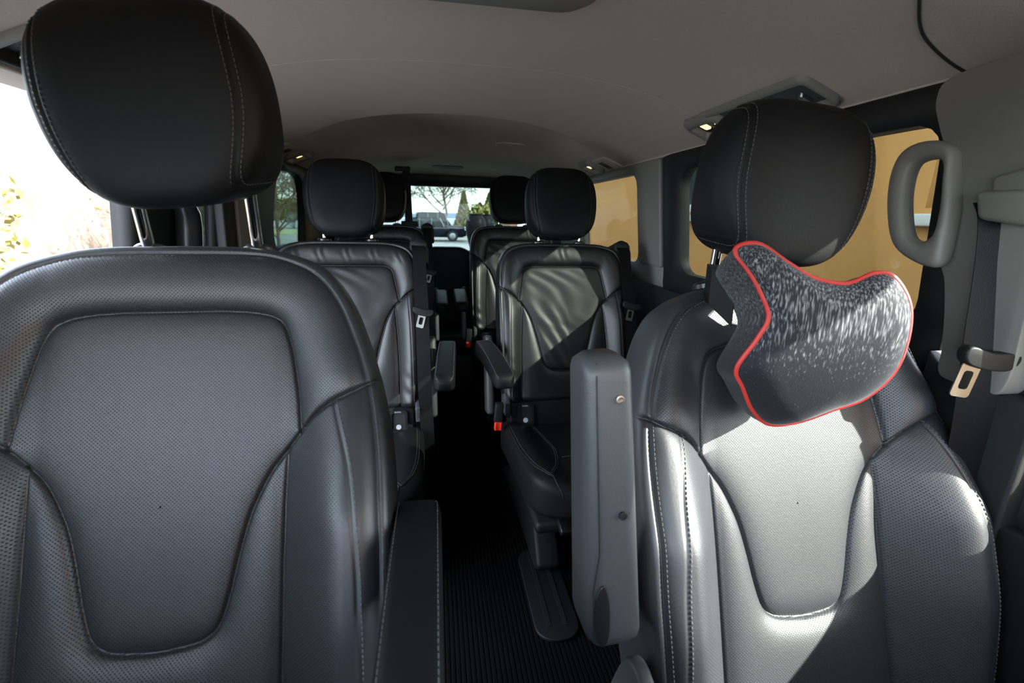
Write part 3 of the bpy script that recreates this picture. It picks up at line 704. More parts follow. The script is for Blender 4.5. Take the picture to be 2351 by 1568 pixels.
# outline is star shaped about cc; sample it by its own points
B = polar_B(oc, cc, ang); nr = 60; rr = np.linspace(.004, 1, nr)
rad = rr[:, None]*B[None]; X = cc[0]+rad*np.cos(ang); Z = cc[1]+rad*np.sin(ang)
def pil_front(X, Z, e):
    k = np.clip(e/.045, 0, 1); dome = .020*np.sqrt(np.clip(1-(1-k)**2, 0, 1))
    return -(dome+.045*(1-(np.clip(Z-.03,-.2,.2)/.15)**2)-.004*(X/.13)**2)
e = (1-rr)[:, None]*B[None]
G = np.zeros((nr, 360, 3)); G[..., 0] = X; G[..., 2] = Z; G[..., 1] = pil_front(X, Z, e)
rimY = G[-1][:, 1].copy(); ext = []
for f, dp in ((1.0, .004), (.995, .02), (.98, .045), (.95, .075), (.92, .095), (.84, .105), (.5, .108), (.01, .108)):
    q = G[-1].copy(); q[:, 0] = cc[0]+(G[-1][:, 0]-cc[0])*f; q[:, 0] += .06*dp; q[:, 2] = cc[1]+(G[-1][:, 2]-cc[1])*f-.25*dp; kk = min(1, dp/.09); q[:, 1] = rimY*(1-kk)+dp*(.85); ext.append(q)
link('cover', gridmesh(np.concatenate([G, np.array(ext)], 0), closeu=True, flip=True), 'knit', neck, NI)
MB().tube([(x*1.0, y-.002, z) for x, y, z in zip(G[-1][:, 0], rimY, G[-1][:, 2])], .0034, 8, closed=True).build('piping', 'red', neck, NI)
belt_strip([(-.08, .07, .03), (-.105, .11, .06), (-.10, .15, .065), (-.03, .17, .06), (.04, .17, .055), (.08, .13, .045), (.09, .08, .03)], .062, 'strap', neck, NI, side=(0, 0, 1))

# ------------------------------------------------------------------ the van
def wx(z): return .785-.12*np.clip(z-.86, 0, 1)
def side_pt(sg, y, z, off=0): return (sg*(wx(z)+off), y, z)
def panel(name, sg, poly, thick, mat, off=0, parent=None, bev=.006):
    """flat side panel: poly in (y, z), inner face on the side wall moved by off"""
    return MB().prism(poly, thick, lambda u, v, w: (sg*(float(wx(v))+off+w), u, v)).build(name, mat, parent, bev=bev)
def ring(name, sg, outer, inner, mat, off=0, thick=.03, parent=None, n=160, lip=.012):
    """window surround with a rounded opening"""
    cc = np.array(inner).mean(0); ang = np.linspace(0, 2*np.pi, n, endpoint=False)+.003
    o = np.array(outer, float); i = np.array(inner, float); Bo = polar_B(o, cc, ang); Bi = polar_B(i, cc, ang); rows = []
    for f, w in ((0, thick), (0, .0), (.02, -.004), (.5, -.006), (.93, -.005), (1, .004), (1, thick), (0, thick)):
        r_ = Bi+(Bo-Bi)*f; y = cc[0]+r_*np.cos(ang); z = cc[1]+r_*np.sin(ang)
        rows.append(np.stack([sg*(wx(z)+off+w), y, z], 1))
    return link(name, gridmesh(np.array(rows), closeu=True, flip=sg < 0), mat, parent)
def rr_at(y0, y1, z0, z1, r): return [(y+(y0+y1)/2, z+(z0+z1)/2) for y, z in rrect(y1-y0, z1-z0, r, 8)]
def pane(name, sg, y0, y1, z0, z1, mat, off):
    V = []
    for w in (0, .004):
        for y, z in ((y0, z0), (y1, z0), (y1, z1), (y0, z1)): V.append((sg*(float(wx(z))+off+w), y, z))
    return structure(MB().add(V, [(0, 1, 2, 3), (7, 6, 5, 4), (0, 4, 5, 1), (1, 5, 6, 2), (2, 6, 7, 3), (3, 7, 4, 0)]).build(name, mat, smooth=False))
def Hc(y): return np.interp(y, [-.5, -.2, .1, .6, 1.5, 2.3, 3.0, 3.2, 3.3], [1.24, 1.33, 1.38, 1.392, 1.392, 1.385, 1.36, 1.345, 1.318])
def ceil_z(x, y):
    ya = 1.73+.75*np.abs(x)**1.9
    rec = .036*sstep(0, .09, y-ya)*(1-sstep(.55, .9, y-ya))*(1-sstep(.45, .62, np.abs(x)))
    b0 = np.minimum(1.268, Hc(y)-.01)
    return b0+(Hc(y)-b0)*(1-np.clip(np.abs(x)/.755, 0, 1)**3.0)+rec
xs = np.linspace(-.755, .755, 121); ys = np.linspace(-.50, 3.32, 230); XX, YY = np.meshgrid(xs, ys)
ZZ = ceil_z(XX, YY); top = np.stack([XX, YY, ZZ], -1)
me = gridmesh(top, flip=True); ce = link('ceiling', me, 'headliner'); md = ce.modifiers.new('t', 'SOLIDIFY'); md.thickness = .05; md.offset = -1; structure(ce)
# floor
fl = structure(MB().box((0, 1.25, -.02), (1.58, 4.3, .04)).build('floor', 'mat', smooth=False))
def rail_plate(x, label):
    e = empty('floor_rail', (x, 1.06, 0)); tag(e, label, 'seat rail', 'black seat rail covers on the floor')
    MB().prism([(a, b_) for a, b_ in rrect(.12, .34, .05, 8)], .010, lambda u, v, w: (u, v, w)).build('rail_cover', 'plastic', e, bev=.003)
    for dx_ in (-.022, .022): MB().box((dx_, .01, .0105), (.012, .28, .003)).build('rail_slot', 'rubber', e)
rail_plate(.215, 'black rounded rail cover on the ribbed floor, in front of the nearer right rear seat')
# right side ---------------------------------------------------------
structure(panel('wall_right', 1, [(-.55, .0), (-.55, .60), (.50, .61), (.53, .82), (.80, .86), (1.60, .87), (3.34, .87), (3.34, 0)], .05, 'plastic'))
structure(ring('trim_1', 1, [(.625, .80), (1.63, .80), (1.63, 1.275), (.625, 1.275)], rr_at(.675, 1.50, .875, 1.215, .05), 'plastic', off=-.012))
structure(ring('trim_2', 1, [(1.63, .80), (2.85, .80), (2.85, 1.275), (1.63, 1.275)], rr_at(1.87, 2.60, .875, 1.235, .05), 'gray', off=-.004))
structure(panel('trim_3', 1, [(1.64, .878), (1.825, .878), (1.84, 1.27), (1.64, 1.27)], .02, 'gray', off=-.022, bev=.008))
pane('window_1', 1, .65, 1.54, .84, 1.24, 'sideglass', .012); pane('window_2', 1, 1.84, 2.64, .84, 1.26, 'sideglass', .016)
structure(panel('trim_4', 1, [(2.85, .86), (3.34, .86), (3.34, 1.29), (2.85, 1.29)], .03, 'gray'))
# roof rail between windows and headliner, both sides
for k, sg in enumerate((1, -1)):
    structure(panel('trim_%d' % (5+k), sg, [(-.35, 1.255), (3.34, 1.255), (3.34, 1.33), (-.35, 1.33)], .09, 'headliner', off=-.004))
# B pillar trim (right, light grey) and black below
Bp = panel('trim_7', 1, catmull([(.495, 1.27), (.495, 1.1), (.495, .9), (.50, .82), (.53, .815), (.585, .816), (.593, .86), (.599, .918), (.607, .968), (.618, 1.0), (.616, 1.05), (.618, 1.091), (.630, 1.147), (.651, 1.199), (.662, 1.24), (.64, 1.268), (.52, 1.275)], 5, True), .06, 'gray', off=-.055, bev=.010)
structure(Bp)
structure(panel('trim_8', 1, [(.46, .0), (.46, .815), (.58, .812), (.62, .85), (.62, 0)], .05, 'plastic', off=-.045))
# front door on the right: lower part and window
structure(panel('door_1', 1, [(-.55, .05), (-.55, .61), (.48, .62), (.48, .05)], .03, 'plastic', off=-.04))
structure(ring('trim_9', 1, [(-.35, .58), (.53, .58), (.53, 1.275), (-.02, 1.275)], [(-.25, .645), (.40, .65), (.445, .70), (.447, .85), (.447, 1.1), (.435, 1.225), (.04, 1.23)], 'plastic', off=-.01))
pane('window_3', 1, -.27, .47, .62, 1.24, 'glass', .01)
# left side ------------------------------------------------------------
structure(panel('wall_left', -1, [(1.62, .0), (1.62, .90), (3.34, .90), (3.34, 0)], .05, 'plastic'))
structure(ring('trim_10', -1, [(1.60, .85), (2.95, .85), (2.95, 1.275), (1.60, 1.275)], catmull([(2.17, .90), (2.58, .895), (2.61, .93), (2.60, 1.05), (2.56, 1.17), (2.48, 1.225), (2.30, 1.232), (2.18, 1.235)], 6, True), 'plastic', off=-.004))
structure(panel('trim_11', -1, [(1.69, .0), (1.82, .0), (1.82, 1.27), (1.69, 1.27)], .02, 'gray', off=-.02))
structure(panel('trim_12', -1, [(1.60, .0), (1.685, .0), (1.685, 1.27), (1.60, 1.27)], .03, 'rubber', off=-.012))
structure(panel('trim_13', -1, [(2.95, .86), (3.34, .86), (3.34, 1.29), (2.95, 1.29)], .03, 'plastic'))
pane('window_4', -1, 2.12, 2.66, .87, 1.25, 'privacy', .012)
structure(panel('trim_14', -1, [(.40, .0), (.60, .0), (.62, 1.27), (.40, 1.27)], .05, 'gray', off=-.03))
structure(panel('door_2', -1, [(-.55, .05), (-.55, .83), (.40, .85), (.40, .05)], .03, 'plastic', off=-.02))
structure(ring('trim_15', -1, [(-.30, .80), (.42, .80), (.40, 1.275), (-.02, 1.275)], [(-.20, .86), (.36, .86), (.33, 1.215), (.04, 1.215)], 'plastic', off=-.01))
pane('window_5', -1, -.25, .38, .84, 1.23, 'glass', .01)
structure(panel('trim_16', -1, [(.60, 1.262), (1.58, 1.262), (1.58, 1.285), (.60, 1.285)], .03, 'rubber', off=-.012))
# sliding door, pushed back, outside the left wall
sd = empty('sliding_door', (-.90, 1.9, .0)); structure(sd)
sdi = Matrix.Translation(sd.location).inverted()
def sdp(y, z, w): return (-(float(wx(z))+.105+w)+.90, y-1.9, z)
sr = MB()
cc2 = np.array([2.0, 1.05]); ang = np.linspace(0, 2*np.pi, 160, endpoint=False)+.003
Bo = polar_B(np.array([(1.385, .0), (2.42, 0), (2.42, 1.30), (1.385, 1.30)], float), cc2, ang); Bi = polar_B(np.array(rr_at(1.665, 2.36, .88, 1.23, .05)), cc2, ang); rows = []
for f, w in ((0, .03), (0, 0), (.5, -.004), (.96, -.002), (1, .006), (1, .05), (0, .03)):
    r_ = Bi+(Bo-Bi)*f; yy = cc2[0]+r_*np.cos(ang); zz = cc2[1]+r_*np.sin(ang); rows.append([sdp(a, b, w) for a, b in zip(yy, zz)])
link('door_frame', gridmesh(np.array(rows), closeu=True), 'plastic', sd)
MB().prism([(1.60, .86), (2.40, .86), (2.40, 1.25), (1.60, 1.25)], .004, lambda u, v, w: sdp(u, v, w+.02)).build('door_window', 'privacy', sd, smooth=False)
MB().tube([sdp(y, z, -.035) for y, z in ((1.60, .90), (1.60, 1.0), (1.595, 1.04), (1.565, 1.09), (1.545, 1.13))], [.036, .036, .034, .024, .014], 14).build('pull_handle', 'plastic_gloss', sd)
# rear end
def tail(name, outer, inner, y, mat, thick=.05):
    cc = np.array(inner).mean(0); ang = np.linspace(0, 2*np.pi, 160, endpoint=False)+.002
    Bo = polar_B(np.array(outer, float), cc, ang); Bi = polar_B(np.array(inner, float), cc, ang); rows = []
    for f, w in ((0, thick), (0, 0), (.04, -.008), (.95, -.008), (1, 0), (1, thick), (0, thick)):
        r_ = Bi+(Bo-Bi)*f; rows.append(np.stack([cc[0]+r_*np.cos(ang), np.full(160, y+w), cc[1]+r_*np.sin(ang)], 1))
    return link(name, gridmesh(np.array(rows), closeu=True, flip=True), mat)
structure(tail('wall_back', [(-.80, .0), (.80, 0), (.80, 1.36), (-.80, 1.36)], [(x, z+1.03) for x, z in rrect(1.26, .43, .07, 8)], 3.31, 'plastic'))
structure(MB().box((0, 3.345, 1.03), (1.36, .004, .50)).build('window_6', 'rearglass', smooth=False))
structure(MB().box((0, 3.29, .36), (1.3, .02, .26)).build('trim_17', 'seatshell', bev=.004))
structure(MB().box((0, 3.27, .232), (1.3, .02, .006)).build('trim_18', 'gray', bev=.001))
structure(MB().box((0, 3.20, .045), (1.3, .03, .008)).build('trim_19', 'gray', bev=.001))
# headliner seam lines
sx_ = np.linspace(-.62, .62, 50)
structure(MB().tube([(x, 1.19+.16*x*x, float(ceil_z(x, 1.19+.16*x*x))+.0004) for x in sx_], .0010, 6).build('trim_20', 'headliner'))
structure(MB().tube([(x, y, float(ceil_z(x, y))-.001) for x, y in catmull([(.46, .48), (.52, .57), (.575, .62), (.62, .65), (.66, .662), (.70, .665), (.735, .66)], 6)], .0022, 6).build('trim_21', 'rubber'))
# dashboard below and behind the camera
structure(MB().box((0, -.44, .43), (1.5, .62, .85)).build('wall_front', 'plastic', bev=.05))

# ---- fittings on the headliner: shapes follow the roof surface
def on_roof(u, v, w): return (u, v, float(ceil_z(u, v))-w)
def roof_ring(name, parent, cx, cy, w, h, r, bw, drop, mat):
    o = rrect(w, h, r, 8); i = rrect(w-2*bw, h-2*bw, max(.004, r-bw), 8); mi = rrect(w-bw, h-bw, r-bw/2, 8); k = len(o); rows = []
    for P_, d in ((o, -.004), (o, drop*.6), (mi, drop), (i, drop*.7), (i, -.004)):
        rows.append([on_roof(cx+a, cy+b, d) for a, b in P_])
    A = np.array(rows); 
    if parent is not None: A = A-np.array(parent.location)
    return link(name, gridmesh(A, closeu=True), mat, parent)
def roof_plate(name, parent, cx, cy, w, h, r, drop, mat, up_=0):
    o = rrect(w, h, r, 8); i = rrect(w*.9, h*.9, r*.8, 8); rows = [[on_roof(cx+a, cy+b, -.004) for a, b in o], [on_roof(cx+a, cy+b, drop*.7) for a, b in o], [on_roof(cx+a, cy+b, drop) for a, b in i]]
    for s in (.5, .02): rows.append([on_roof(cx+a*s, cy+b*s, drop) for a, b in i])
    A = np.array(rows)
    if parent is not None: A = A-np.array(parent.location)
    return link(name, gridmesh(A, closeu=True), mat, parent)
def reading_lamp(x, y, label, group='reading lamps above the seats'):
    e = empty('reading_lamp', on_roof(x, y, 0)); tag(e, label, 'lamp', group)
    roof_ring('bezel', e, x, y, .105, .155, .035, .026, .020, 'gray')
    roof_plate('lamp_well', e, x, y, .055, .105, .012, .001, 'plastic')
    roof_plate('lens', e, x-.004*np.sign(x), y+.02, .026, .026, .006, .006, 'lens')
    roof_plate('coat_hook', e, x, y-.028, .024, .022, .008, .012, 'chrome')
reading_lamp(.665, 1.25, 'grey reading lamp with warm lit lens on the roof left of the right front headrest')
reading_lamp(.675, 2.28, 'small reading lamp beside the slotted roof vent above the far right window')
reading_lamp(-.685, 2.30, 'small reading lamp on the left roof edge, lower right of its slotted vent')
def vent(x, y, label):
    e = empty('roof_vent', on_roof(x, y, 0)); tag(e, label, 'vent', 'slotted air vents in the roof')
    roof_plate('vent_plate', e, x, y, .10, .17, .02, .006, 'headliner')
    for k in range(4): roof_plate('slot', e, x+.0, y+.045-.014*k, .062, .006, .002, .0075, 'rubber')
vent(.69, 2.10, 'slotted air vent in the roof next to the far right reading lamp')
vent(-.69, 2.10, 'slotted air vent in the roof at the left, next to the left reading lamp')
def console(x, label):
    sg = np.sign(x); e = empty('roof_grab_frame', on_roof(x, 1.0, 0)); tag(e, label, 'handle', 'grey roof frames over the sliding doors')
    roof_ring('frame', e, x, 1.05, .105, .37, .022, .016, .014, 'gray')
    roof_plate('recess', e, x, 1.05, .076, .34, .015, .0005, 'seatshell')
    roof_plate('clip', e, x+.01*sg, .925, .026, .012, .004, .010, 'steel')
console(.662, 'long grey frame in the roof directly above the right front headrest')
console(-.70, 'long grey frame in the roof left of the left front headrest')
tag(roof_plate('dome_light', None, .0, .765, .34, .13, .05, .022, 'gray'), 'grey dome light console at the top edge of the roof centre', 'lamp')
tag(roof_plate('rear_speaker_grille', None, .0, 3.10, .20, .09, .04, .004, 'rubber'), 'flat oval black grille in the roof above the rear window', 'speaker')
tag(roof_plate('rear_roof_lamp', None, .30, 2.45, .15, .09, .03, .004, 'headliner'), 'flat grey lamp cover in the rear roof above the far right headrest', 'lamp')

# ---- grab handle on the right pillar
gh = empty('grab_handle', (.73, .67, 1.0)); tag(gh, 'large grey loop grab handle on the right door pillar', 'handle')
def hp(y, z, w): return (.695-w-.73, y-.67, z-1.0)
loop = catmull([(.698, 1.079), (.706, 1.136), (.693, 1.172), (.654, 1.181), (.616, 1.165), (.606, 1.127), (.596, 1.084), (.593, 1.039), (.596, .992), (.634, .996), (.674, 1.022)], 10, True)
inn = catmull([(.671, 1.145), (.645, 1.152), (.624, 1.144), (.615, 1.103), (.611, 1.071), (.612, 1.043), (.628, 1.028), (.651, 1.036), (.665, 1.069), (.674, 1.111)], 10, True)
cc3 = np.array(inn).mean(0); ang = np.linspace(0, 2*np.pi, 200, endpoint=False)+.004; Bo = polar_B(loop, cc3, ang); Bi = polar_B(inn, cc3, ang); rows = []
for th in np.linspace(0, 2*np.pi, 17)[:-1]:
    f = .5-.5*math.copysign(abs(math.cos(th))**.7, math.cos(th)); w = .016*math.copysign(abs(math.sin(th))**.7, math.sin(th))
    r_ = Bi+(Bo-Bi)*f; rows.append([hp(cc3[0]+a*math.cos(q), cc3[1]+a*math.sin(q), w+.004) for a, q in zip(r_, ang)])
rows.append(rows[0]); link('grip', gridmesh(np.array(rows), closeu=True), 'gray', gh)

# ---- front right belt on the pillar
fb = empty('seat_belt', (.70, .55, .55)); tag(fb, 'black seat belt hanging on the grey pillar at the right edge, with its tongue', 'seat belt')
pts = [(.700, .555, 1.085), (.703, .545, 1.06), (.709, .538, 1.00), (.712, .528, .90), (.716, .520, .82), (.722, .512, .70), (.728, .505, .45), (.733, .50, .12)]
sd_ = Vector((.90, -.42, 0))
belt_strip([tuple(Vector(p)-Vector((.70, .55, .55))) for p in catmull(pts, 6)], .050, 'belt_webbing', fb, side=tuple(sd_))
tm = L4(.002, -.040, .318) @ rot('Z', -10) @ rot('Y', 8)
tongue('belt_tongue', fb, tm, 1.1, -.018)
ad = MB().box((0, 0, 0), (.10, .03, .055)); 
def padj(u, v, w): return (float(wx(v))-.055-w-.70, u-.55, v-.55)
MB().prism([(.490, 1.052), (.556, 1.062), (.565, 1.101), (.490, 1.10)], .030, padj).build('height_adjuster', 'gray', fb, bev=.008)
MB().prism([(.490, 1.09), (.555, 1.098), (.556, 1.120), (.524, 1.128), (.490, 1.14)], .016, padj).build('adjuster_cover', 'gray', fb, bev=.006)

# ---- rear: narrow centre backrest and hanging belt
rb = empty('rear_bench', (-.02, 3.0, 0)); tag(rb, 'black rear backrest with rounded top seen down the aisle below the rear window', 'seat')
pl_ = rrect(.40, .52, .13, 8)
bo = MB().prism([(u, v) for u, v in pl_], .09, lambda u, v, w: (u, w, v+.60)); bo.build('backrest', 'leather', rb, bev=.02, seg=4)
MB().box((0, -.18, .30), (.42, .40, .12)).build('seat_cushion', 'leather', rb, bev=.03)
MB().box((0, -.16, .13), (.36, .34, .24)).build('seat_frame', 'plastic', rb, bev=.01)
hb = empty('roof_seat_belt', (-.25, 2.95, .98)); tag(hb, 'black belt hanging from the roof in front of the rear window at the left', 'seat belt')
belt_strip([(.0, 0, .34), (.003, 0, .2), (.006, 0, .05), (.008, 0, -.02)], .045, 'belt_webbing', hb)
MB().box((.01, 0, .02), (.10, .03, .035)).build('belt_tongue', 'plastic', hb, bev=.006)
MB().box((-.02, 0, .335), (.09, .05, .03)).build('roof_anchor', 'plastic', hb, bev=.008)

# ------------------------------------------------------------------ outdoors
GZ = -.45
gr = MB().box((0, 60, GZ-.05), (400, 400, .1)).build('ground', 'asphalt', smooth=False); structure(gr)
tag(MB().box((-22, 40.5, GZ+.02), (28, 11, .04)).build('grass_strip', 'grass', smooth=False), 'pale dry grass strip beyond the road at the left', 'grass', kind='stuff')
tag(MB().box((-2.6, 30.5, GZ+.006), (12.4, 5, .012)).build('gravel_strip', 'gravel', smooth=False), 'pale gravel strip under the parked black car', 'gravel', kind='stuff')
# building with two windows
bd = empty('building', (2.8, 7, GZ)); tag(bd, 'ochre stucco building along the right side of the van', 'building')
def bdp(x, y, z): return (x-2.8, y-7, z-GZ)
WIN = [(1.35, 2.37, 1.17, 2.6), (4.7, 5.22, 1.17, 2.6)]
wall = MB()
wins = [(1.35, 2.40), (4.30, 5.40)]
segs = [(1.0, 1.35), (2.40, 4.30), (5.40, 15.0)]
for a, b_ in segs: wall.box(bdp(2.95, (a+b_)/2, GZ+2.6), (.3, b_-a, 5.2))
for a, b_ in wins: wall.box(bdp(2.95, (a+b_)/2, (GZ+1.16)/2), (.3, b_-a, 1.16-GZ)).box(bdp(2.95, (a+b_)/2, (2.5+GZ+5.2)/2), (.3, b_-a, GZ+5.2-2.5))
wall.build('wall', 'stucco', bd, smooth=False)
for a, b_ in wins:
    w_ = MB(); c_ = (a+b_)/2; wd = b_-a
    w_.box(bdp(2.90, c_, 1.20), (.05, wd, .09)).box(bdp(2.90, c_, 2.46), (.05, wd, .08)).box(bdp(2.90, a+.04, 1.83), (.05, .08, 1.34)).box(bdp(2.90, b_-.04, 1.83), (.05, .08, 1.34)).box(bdp(2.90, c_, 1.83), (.05, .07, 1.34))
    f_ = w_.build('window_frame', 'white', bd, bev=.006)
    MB().box(bdp(2.93, c_, 1.83), (.01, wd, 1.3)).build('window_pane', 'winglass', f_, smooth=False)
    MB().box(bdp(2.79, c_, 1.09), (.18, wd+.14, .07)).build('window_sill', 'sill', bd, bev=.01)
b2 = empty('building', (2.8, -7, GZ)); tag(b2, 'unseen tall ochre wall added beside the front of the van to shade the left front seat', 'building')
MB().box((.1, -.70, 3.2), (.2, 12.3, 6.4)).build('wall', 'stucco', b2, smooth=False)  # out-of-view wall, added so the left front seat falls in shade
# foliage helper
def leaves(name, mat, pts, size, parent=None, org=(0, 0, 0)):
    P = np.asarray(pts, float)-np.array(org); n = len(P); A = RNG.normal(size=(n, 3)); A /= np.linalg.norm(A, axis=1)[:, None]
    Bv = np.cross(A, RNG.normal(size=(n, 3))); Bv /= np.linalg.norm(Bv, axis=1)[:, None]
    s = size*(.6+.8*RNG.rand(n))[:, None]; V = np.stack([P-A*s, P+Bv*s*.45, P+A*s, P-Bv*s*.45], 1)
    return link(name, gridmesh_quads(V), mat, parent, smooth=False)
def gridmesh_quads(V):
    n = len(V); me = bpy.data.meshes.new('q'); me.vertices.add(n*4); me.vertices.foreach_set('co', V.reshape(-1).astype(np.float32))
    me.loops.add(n*4); me.loops.foreach_set('vertex_index', np.arange(n*4, dtype=np.int32)); me.polygons.add(n); me.polygons.foreach_set('loop_start', np.arange(0, n*4, 4, dtype=np.int32)); me.update(calc_edges=True); me.validate(); return me
def blob(c, r, n, hollow=.5):
    d = RNG.normal(size=(n, 3)); d /= np.linalg.norm(d, axis=1)[:, None]; q = (hollow+(1-hollow)*RNG.rand(n))[:, None]
    return np.array(c)+d*q*np.array(r)
def bush(x, y, w, d, h, mat, label, n=2600, size=.09, group=None, cat='bush'):
    e = empty('bush', (x, y, GZ)); tag(e, label, cat, group); P = []
    for k in range(9):
        P.append(blob((x+RNG.uniform(-.5, .5)*w*.7, y+RNG.uniform(-.5, .5)*d*.7, GZ+h*RNG.uniform(.35, .65)), (w*.32, d*.35, h*.36), n//9))
    leaves('foliage', mat, np.concatenate(P), size, e, (x, y, GZ))
    mb = MB()
    for k in range(4): mb.tube([(0, 0, 0), (RNG.uniform(-.2, .2)*w, RNG.uniform(-.2, .2)*d, h*.6)], [.04, .015], 6)
    mb.build('stem', 'bark', e)
def tree(x, y, h, label, mat='leafy', spread=4, seed=1, dense=900, size=.09, group=None, tr=.22):
    rg = np.random.RandomState(seed); e = empty('tree', (x, y, GZ)); tag(e, label, 'tree', group); mb = MB(); tips = []
    def br(p, d, L_, r, lvl):
        q = p+d*L_; mid = (p+q)/2+Vector(rg.normal(size=3)*L_*.05); mb.tube([p, mid, q], [max(r, .012*h/8), max(r*.8, .011*h/8), max(r*.6, .009*h/8)], 5)
        tips.append(q); tips.append(mid)
        if lvl == 0: return
        for k in range(4 if lvl > 1 else 3):
            nd = (d+Vector(rg.normal(size=3)*.62)+Vector((0, 0, .12))).normalized(); br(p.lerp(q, rg.uniform(.45, 1)), nd, L_*rg.uniform(.55, .8), r*.5, lvl-1)
    br(Vector((0, 0, 0)), Vector((.02, 0, 1)), h*.42, tr, 0); top_ = Vector((.02, 0, 1))*h*.42
    for k in range(9):
        a = k*.7*2+rg.rand(); br(top_*rg.uniform(.42, 1), Vector((math.cos(a)*.8, math.sin(a)*.8, .75)).normalized(), h*.30, tr*.45, 4)
    br(top_, Vector((0, 0, 1)), h*.3, tr*.6, 4)
    mb.build('branches', 'bark', e)
    T = np.array([tuple(t) for t in tips if t.z > h*.35]); P = T[rg.randint(0, len(T), dense)]+rg.normal(size=(dense, 3))*.18
    leaves('foliage', mat, P+np.array([x, y, GZ]), size, e, (x, y, GZ))
tree(.5, 42, 8.5, 'bare spring tree with a few new leaves seen through the rear window', seed=3, dense=7000, size=.075, tr=.15)
def conifer(x, y, h, w, mat, label):
    e = empty('conifer', (x, y, GZ)); tag(e, label, 'tree', None); n = 3500
    t_ = RNG.rand(n)**.8; a = RNG.rand(n)*6.28; r_ = w*(1-t_)*(.55+.45*RNG.rand(n))
    leaves('foliage', mat, np.stack([x+r_*np.cos(a), y+r_*np.sin(a), GZ+.3+t_*h], 1), .22, e, (x, y, GZ)); MB().tube([(0, 0, 0), (0, 0, h)], [.18, .03], 8).build('trunk', 'bark', e)
conifer(3.0, 53, 3.8, 1.2, 'leafy', 'yellowish conifer just left of the black pots, seen through the rear window')
conifer(6.2, 56, 3.9, 1.5, 'leafy', 'yellowish conifer behind and right of the black pots through the rear window')
conifer(3.9, 43.2, 2.3, 1.3, 'conifer', 'low round conifer directly behind the black pots')
bush(5.5, 38.6, 2.4, 1.6, 2.3, 'leaf', 'green bush behind the black pots at the right of the rear window', 2600, .14)
# pots
def pot(x, y, label):
    e = empty('plant_pot', (x, y, GZ)); tag(e, label, 'pot', None)
    MB().lathe([(.16, 0), (.19, .02), (.24, .35), (.36, .85), (.40, 1.15), (.37, 1.38), (.27, 1.52), (.25, 1.56), (.28, 1.60), (.26, 1.61), (.22, 1.56)], n=40).build('vessel', 'pot', e)
    leaves('plant', 'leafy', blob((x, y, GZ+1.75), (.25, .25, .22), 260, .1), .08, e, (x, y, GZ))
pot(1.42, 18, 'tall black glazed pot seen through the rear window, the nearer of the two')
pot(1.95, 19.6, 'black glazed pot half hidden behind the nearer pot')
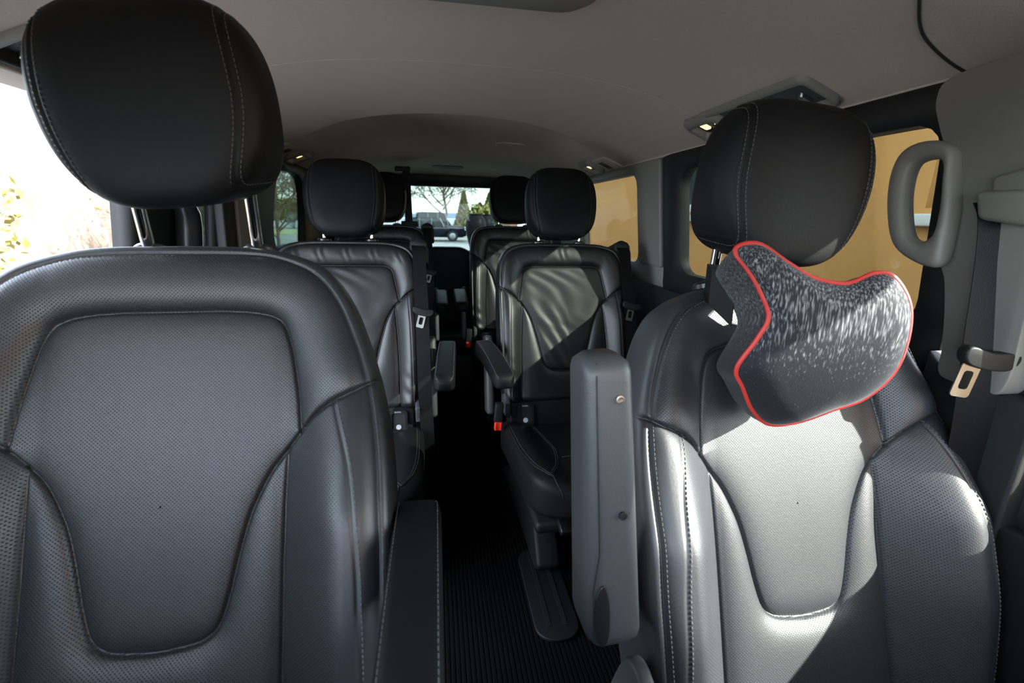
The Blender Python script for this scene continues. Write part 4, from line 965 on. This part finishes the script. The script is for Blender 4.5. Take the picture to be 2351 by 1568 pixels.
# parked cars
def car(name, x, y, L_, W_, H_, paint, label, hood=True):
    e = empty(name, (x, y, GZ+.012)); tag(e, label, 'car')
    n = 9
    body = [(-L_/2, .35), (-L_/2+.02, .62), (-L_/2+.15, .78), (-.9, .86), (1.0, .86), (L_/2-.2, .80), (L_/2, .62), (L_/2, .35), (L_/2-.3, .26), (-L_/2+.3, .26)]
    MB().prism(body, W_, lambda u, v, w: (u, w-W_/2, v)).build('body', paint, e, bev=.06)
    gh_ = [(-1.75, .84), (-1.15, H_-.02), (-.9, H_), (.45, H_), (.65, H_-.03), (1.25, .84)]
    MB().prism(gh_, W_*.82, lambda u, v, w: (u, (w-W_*.41), v)).build('cabin_glass', 'winglass', e, bev=.04)
    rf = [(-1.2, H_-.03), (-.9, H_+.01), (.45, H_+.01), (.7, H_-.03)]
    MB().prism(rf, W_*.84, lambda u, v, w: (u, (w-W_*.42), v)).build('roof', paint, e, bev=.01)
    for px_, lean in ((-.45, 0), (.75, .42), (-1.25, -.4), (.25, 0)):
        for sy in (-1, 1): MB().tube([(px_+lean*.6, sy*W_*.425, .85), (px_, sy*W_*.42, H_-.02)], .035, 6).build('pillar', 'steel', e)
    for wx_ in (-L_/2+.85, L_/2-.85):
        for sy in (-1, 1):
            wh = MB().lathe([(.20, -.10), (.31, -.10), (.33, -.07), (.33, .07), (.31, .10), (.20, .10)], n=28, axis='Y').build('wheel', 'tyre', e, L4(wx_, sy*(W_/2-.08), .33))
            MB().lathe([(.19, -.105), (.17, -.115), (.05, -.10), (.01, -.12)], n=24, axis='Y').build('hubcap', 'steel', wh)
    MB().box((0, -W_/2-.01, .80), (L_*.9, .02, .02)).build('side_trim', 'steel', e)
    MB().box((L_/2, 0, .45), (.08, W_*.98, .12)).build('bumper', 'steel', e, bev=.02)
    for sy in (-1, 1): MB().lathe([(.09, 0), (.09, .05), (.01, .06)], n=16, axis='X').build('headlamp', 'white', e, L4(L_/2-.02, sy*.62, .64))
car('car', -.6, 29.5, 4.7, 1.75, 1.38, 'carpaint', 'black vintage saloon with pale pillars parked beyond the rear window')
car('car', -.2, 35.5, 4.6, 1.9, 1.75, 'greypaint', 'grey car parked behind the black saloon, left of the pots')
# distant building at the end of the wall
sh_ = empty('shed', (5.6, 27, GZ)); tag(sh_, 'brown boarded house with white window bars, low between the far right headrest posts', 'building')
MB().box((0, 0, 1.5), (3.4, 4, 3.0)).build('wall', 'brick', sh_, smooth=False)
MB().box((-.9, -2.02, 1.3), (.9, .05, 1.3)).build('window_frame', 'white', sh_, smooth=False)
# hills
hx_ = np.linspace(-260, 260, 60); V = []; F = []
for i, x in enumerate(hx_):
    h_ = 2.6+.9*math.sin(x*.021)+.5*math.sin(x*.06+1); V += [(x, 330, GZ), (x, 330, h_), (x, 420, h_*1.1), (x, 420, GZ)]
for i in range(59): 
    for k in range(3): F.append((i*4+k, i*4+k+1, i*4+k+5, i*4+k+4))
structure(MB().add(V, F).build('hills', 'hill', smooth=False))
# left side: hedge, garden wall, shrubs
bush(-14, 49.5, 12, 3, 3.0, 'leaf', 'green hedge far behind, seen through the left quarter window', 5200, .22)
bush(-11.0, 21, 5, 3, 2.6, 'leafy', 'olive bushes beyond the opened sliding door', 4000, .14)
gw = MB().box((-8.2, 8, GZ+1.05), (.25, 16, 2.1)).build('garden_wall', 'plaster', bev=.01, smooth=False); tag(gw, 'sunlit pale pink garden wall left of the van', 'wall')
bush(-6.9, 7.7, 1.2, 1.4, 2.9, 'leafy', 'sunlit yellow green shrub in front of the pale garden wall at the left edge', 2600, .07)
tree(-5.0, 10.8, 3.2, 'slim bare sapling in front of the pale garden wall', seed=9, dense=500, size=.05, tr=.07)
tree(-5.0, 15.6, 3.8, 'second slim sapling in front of the garden wall, further back', seed=12, dense=500, size=.05, tr=.06)
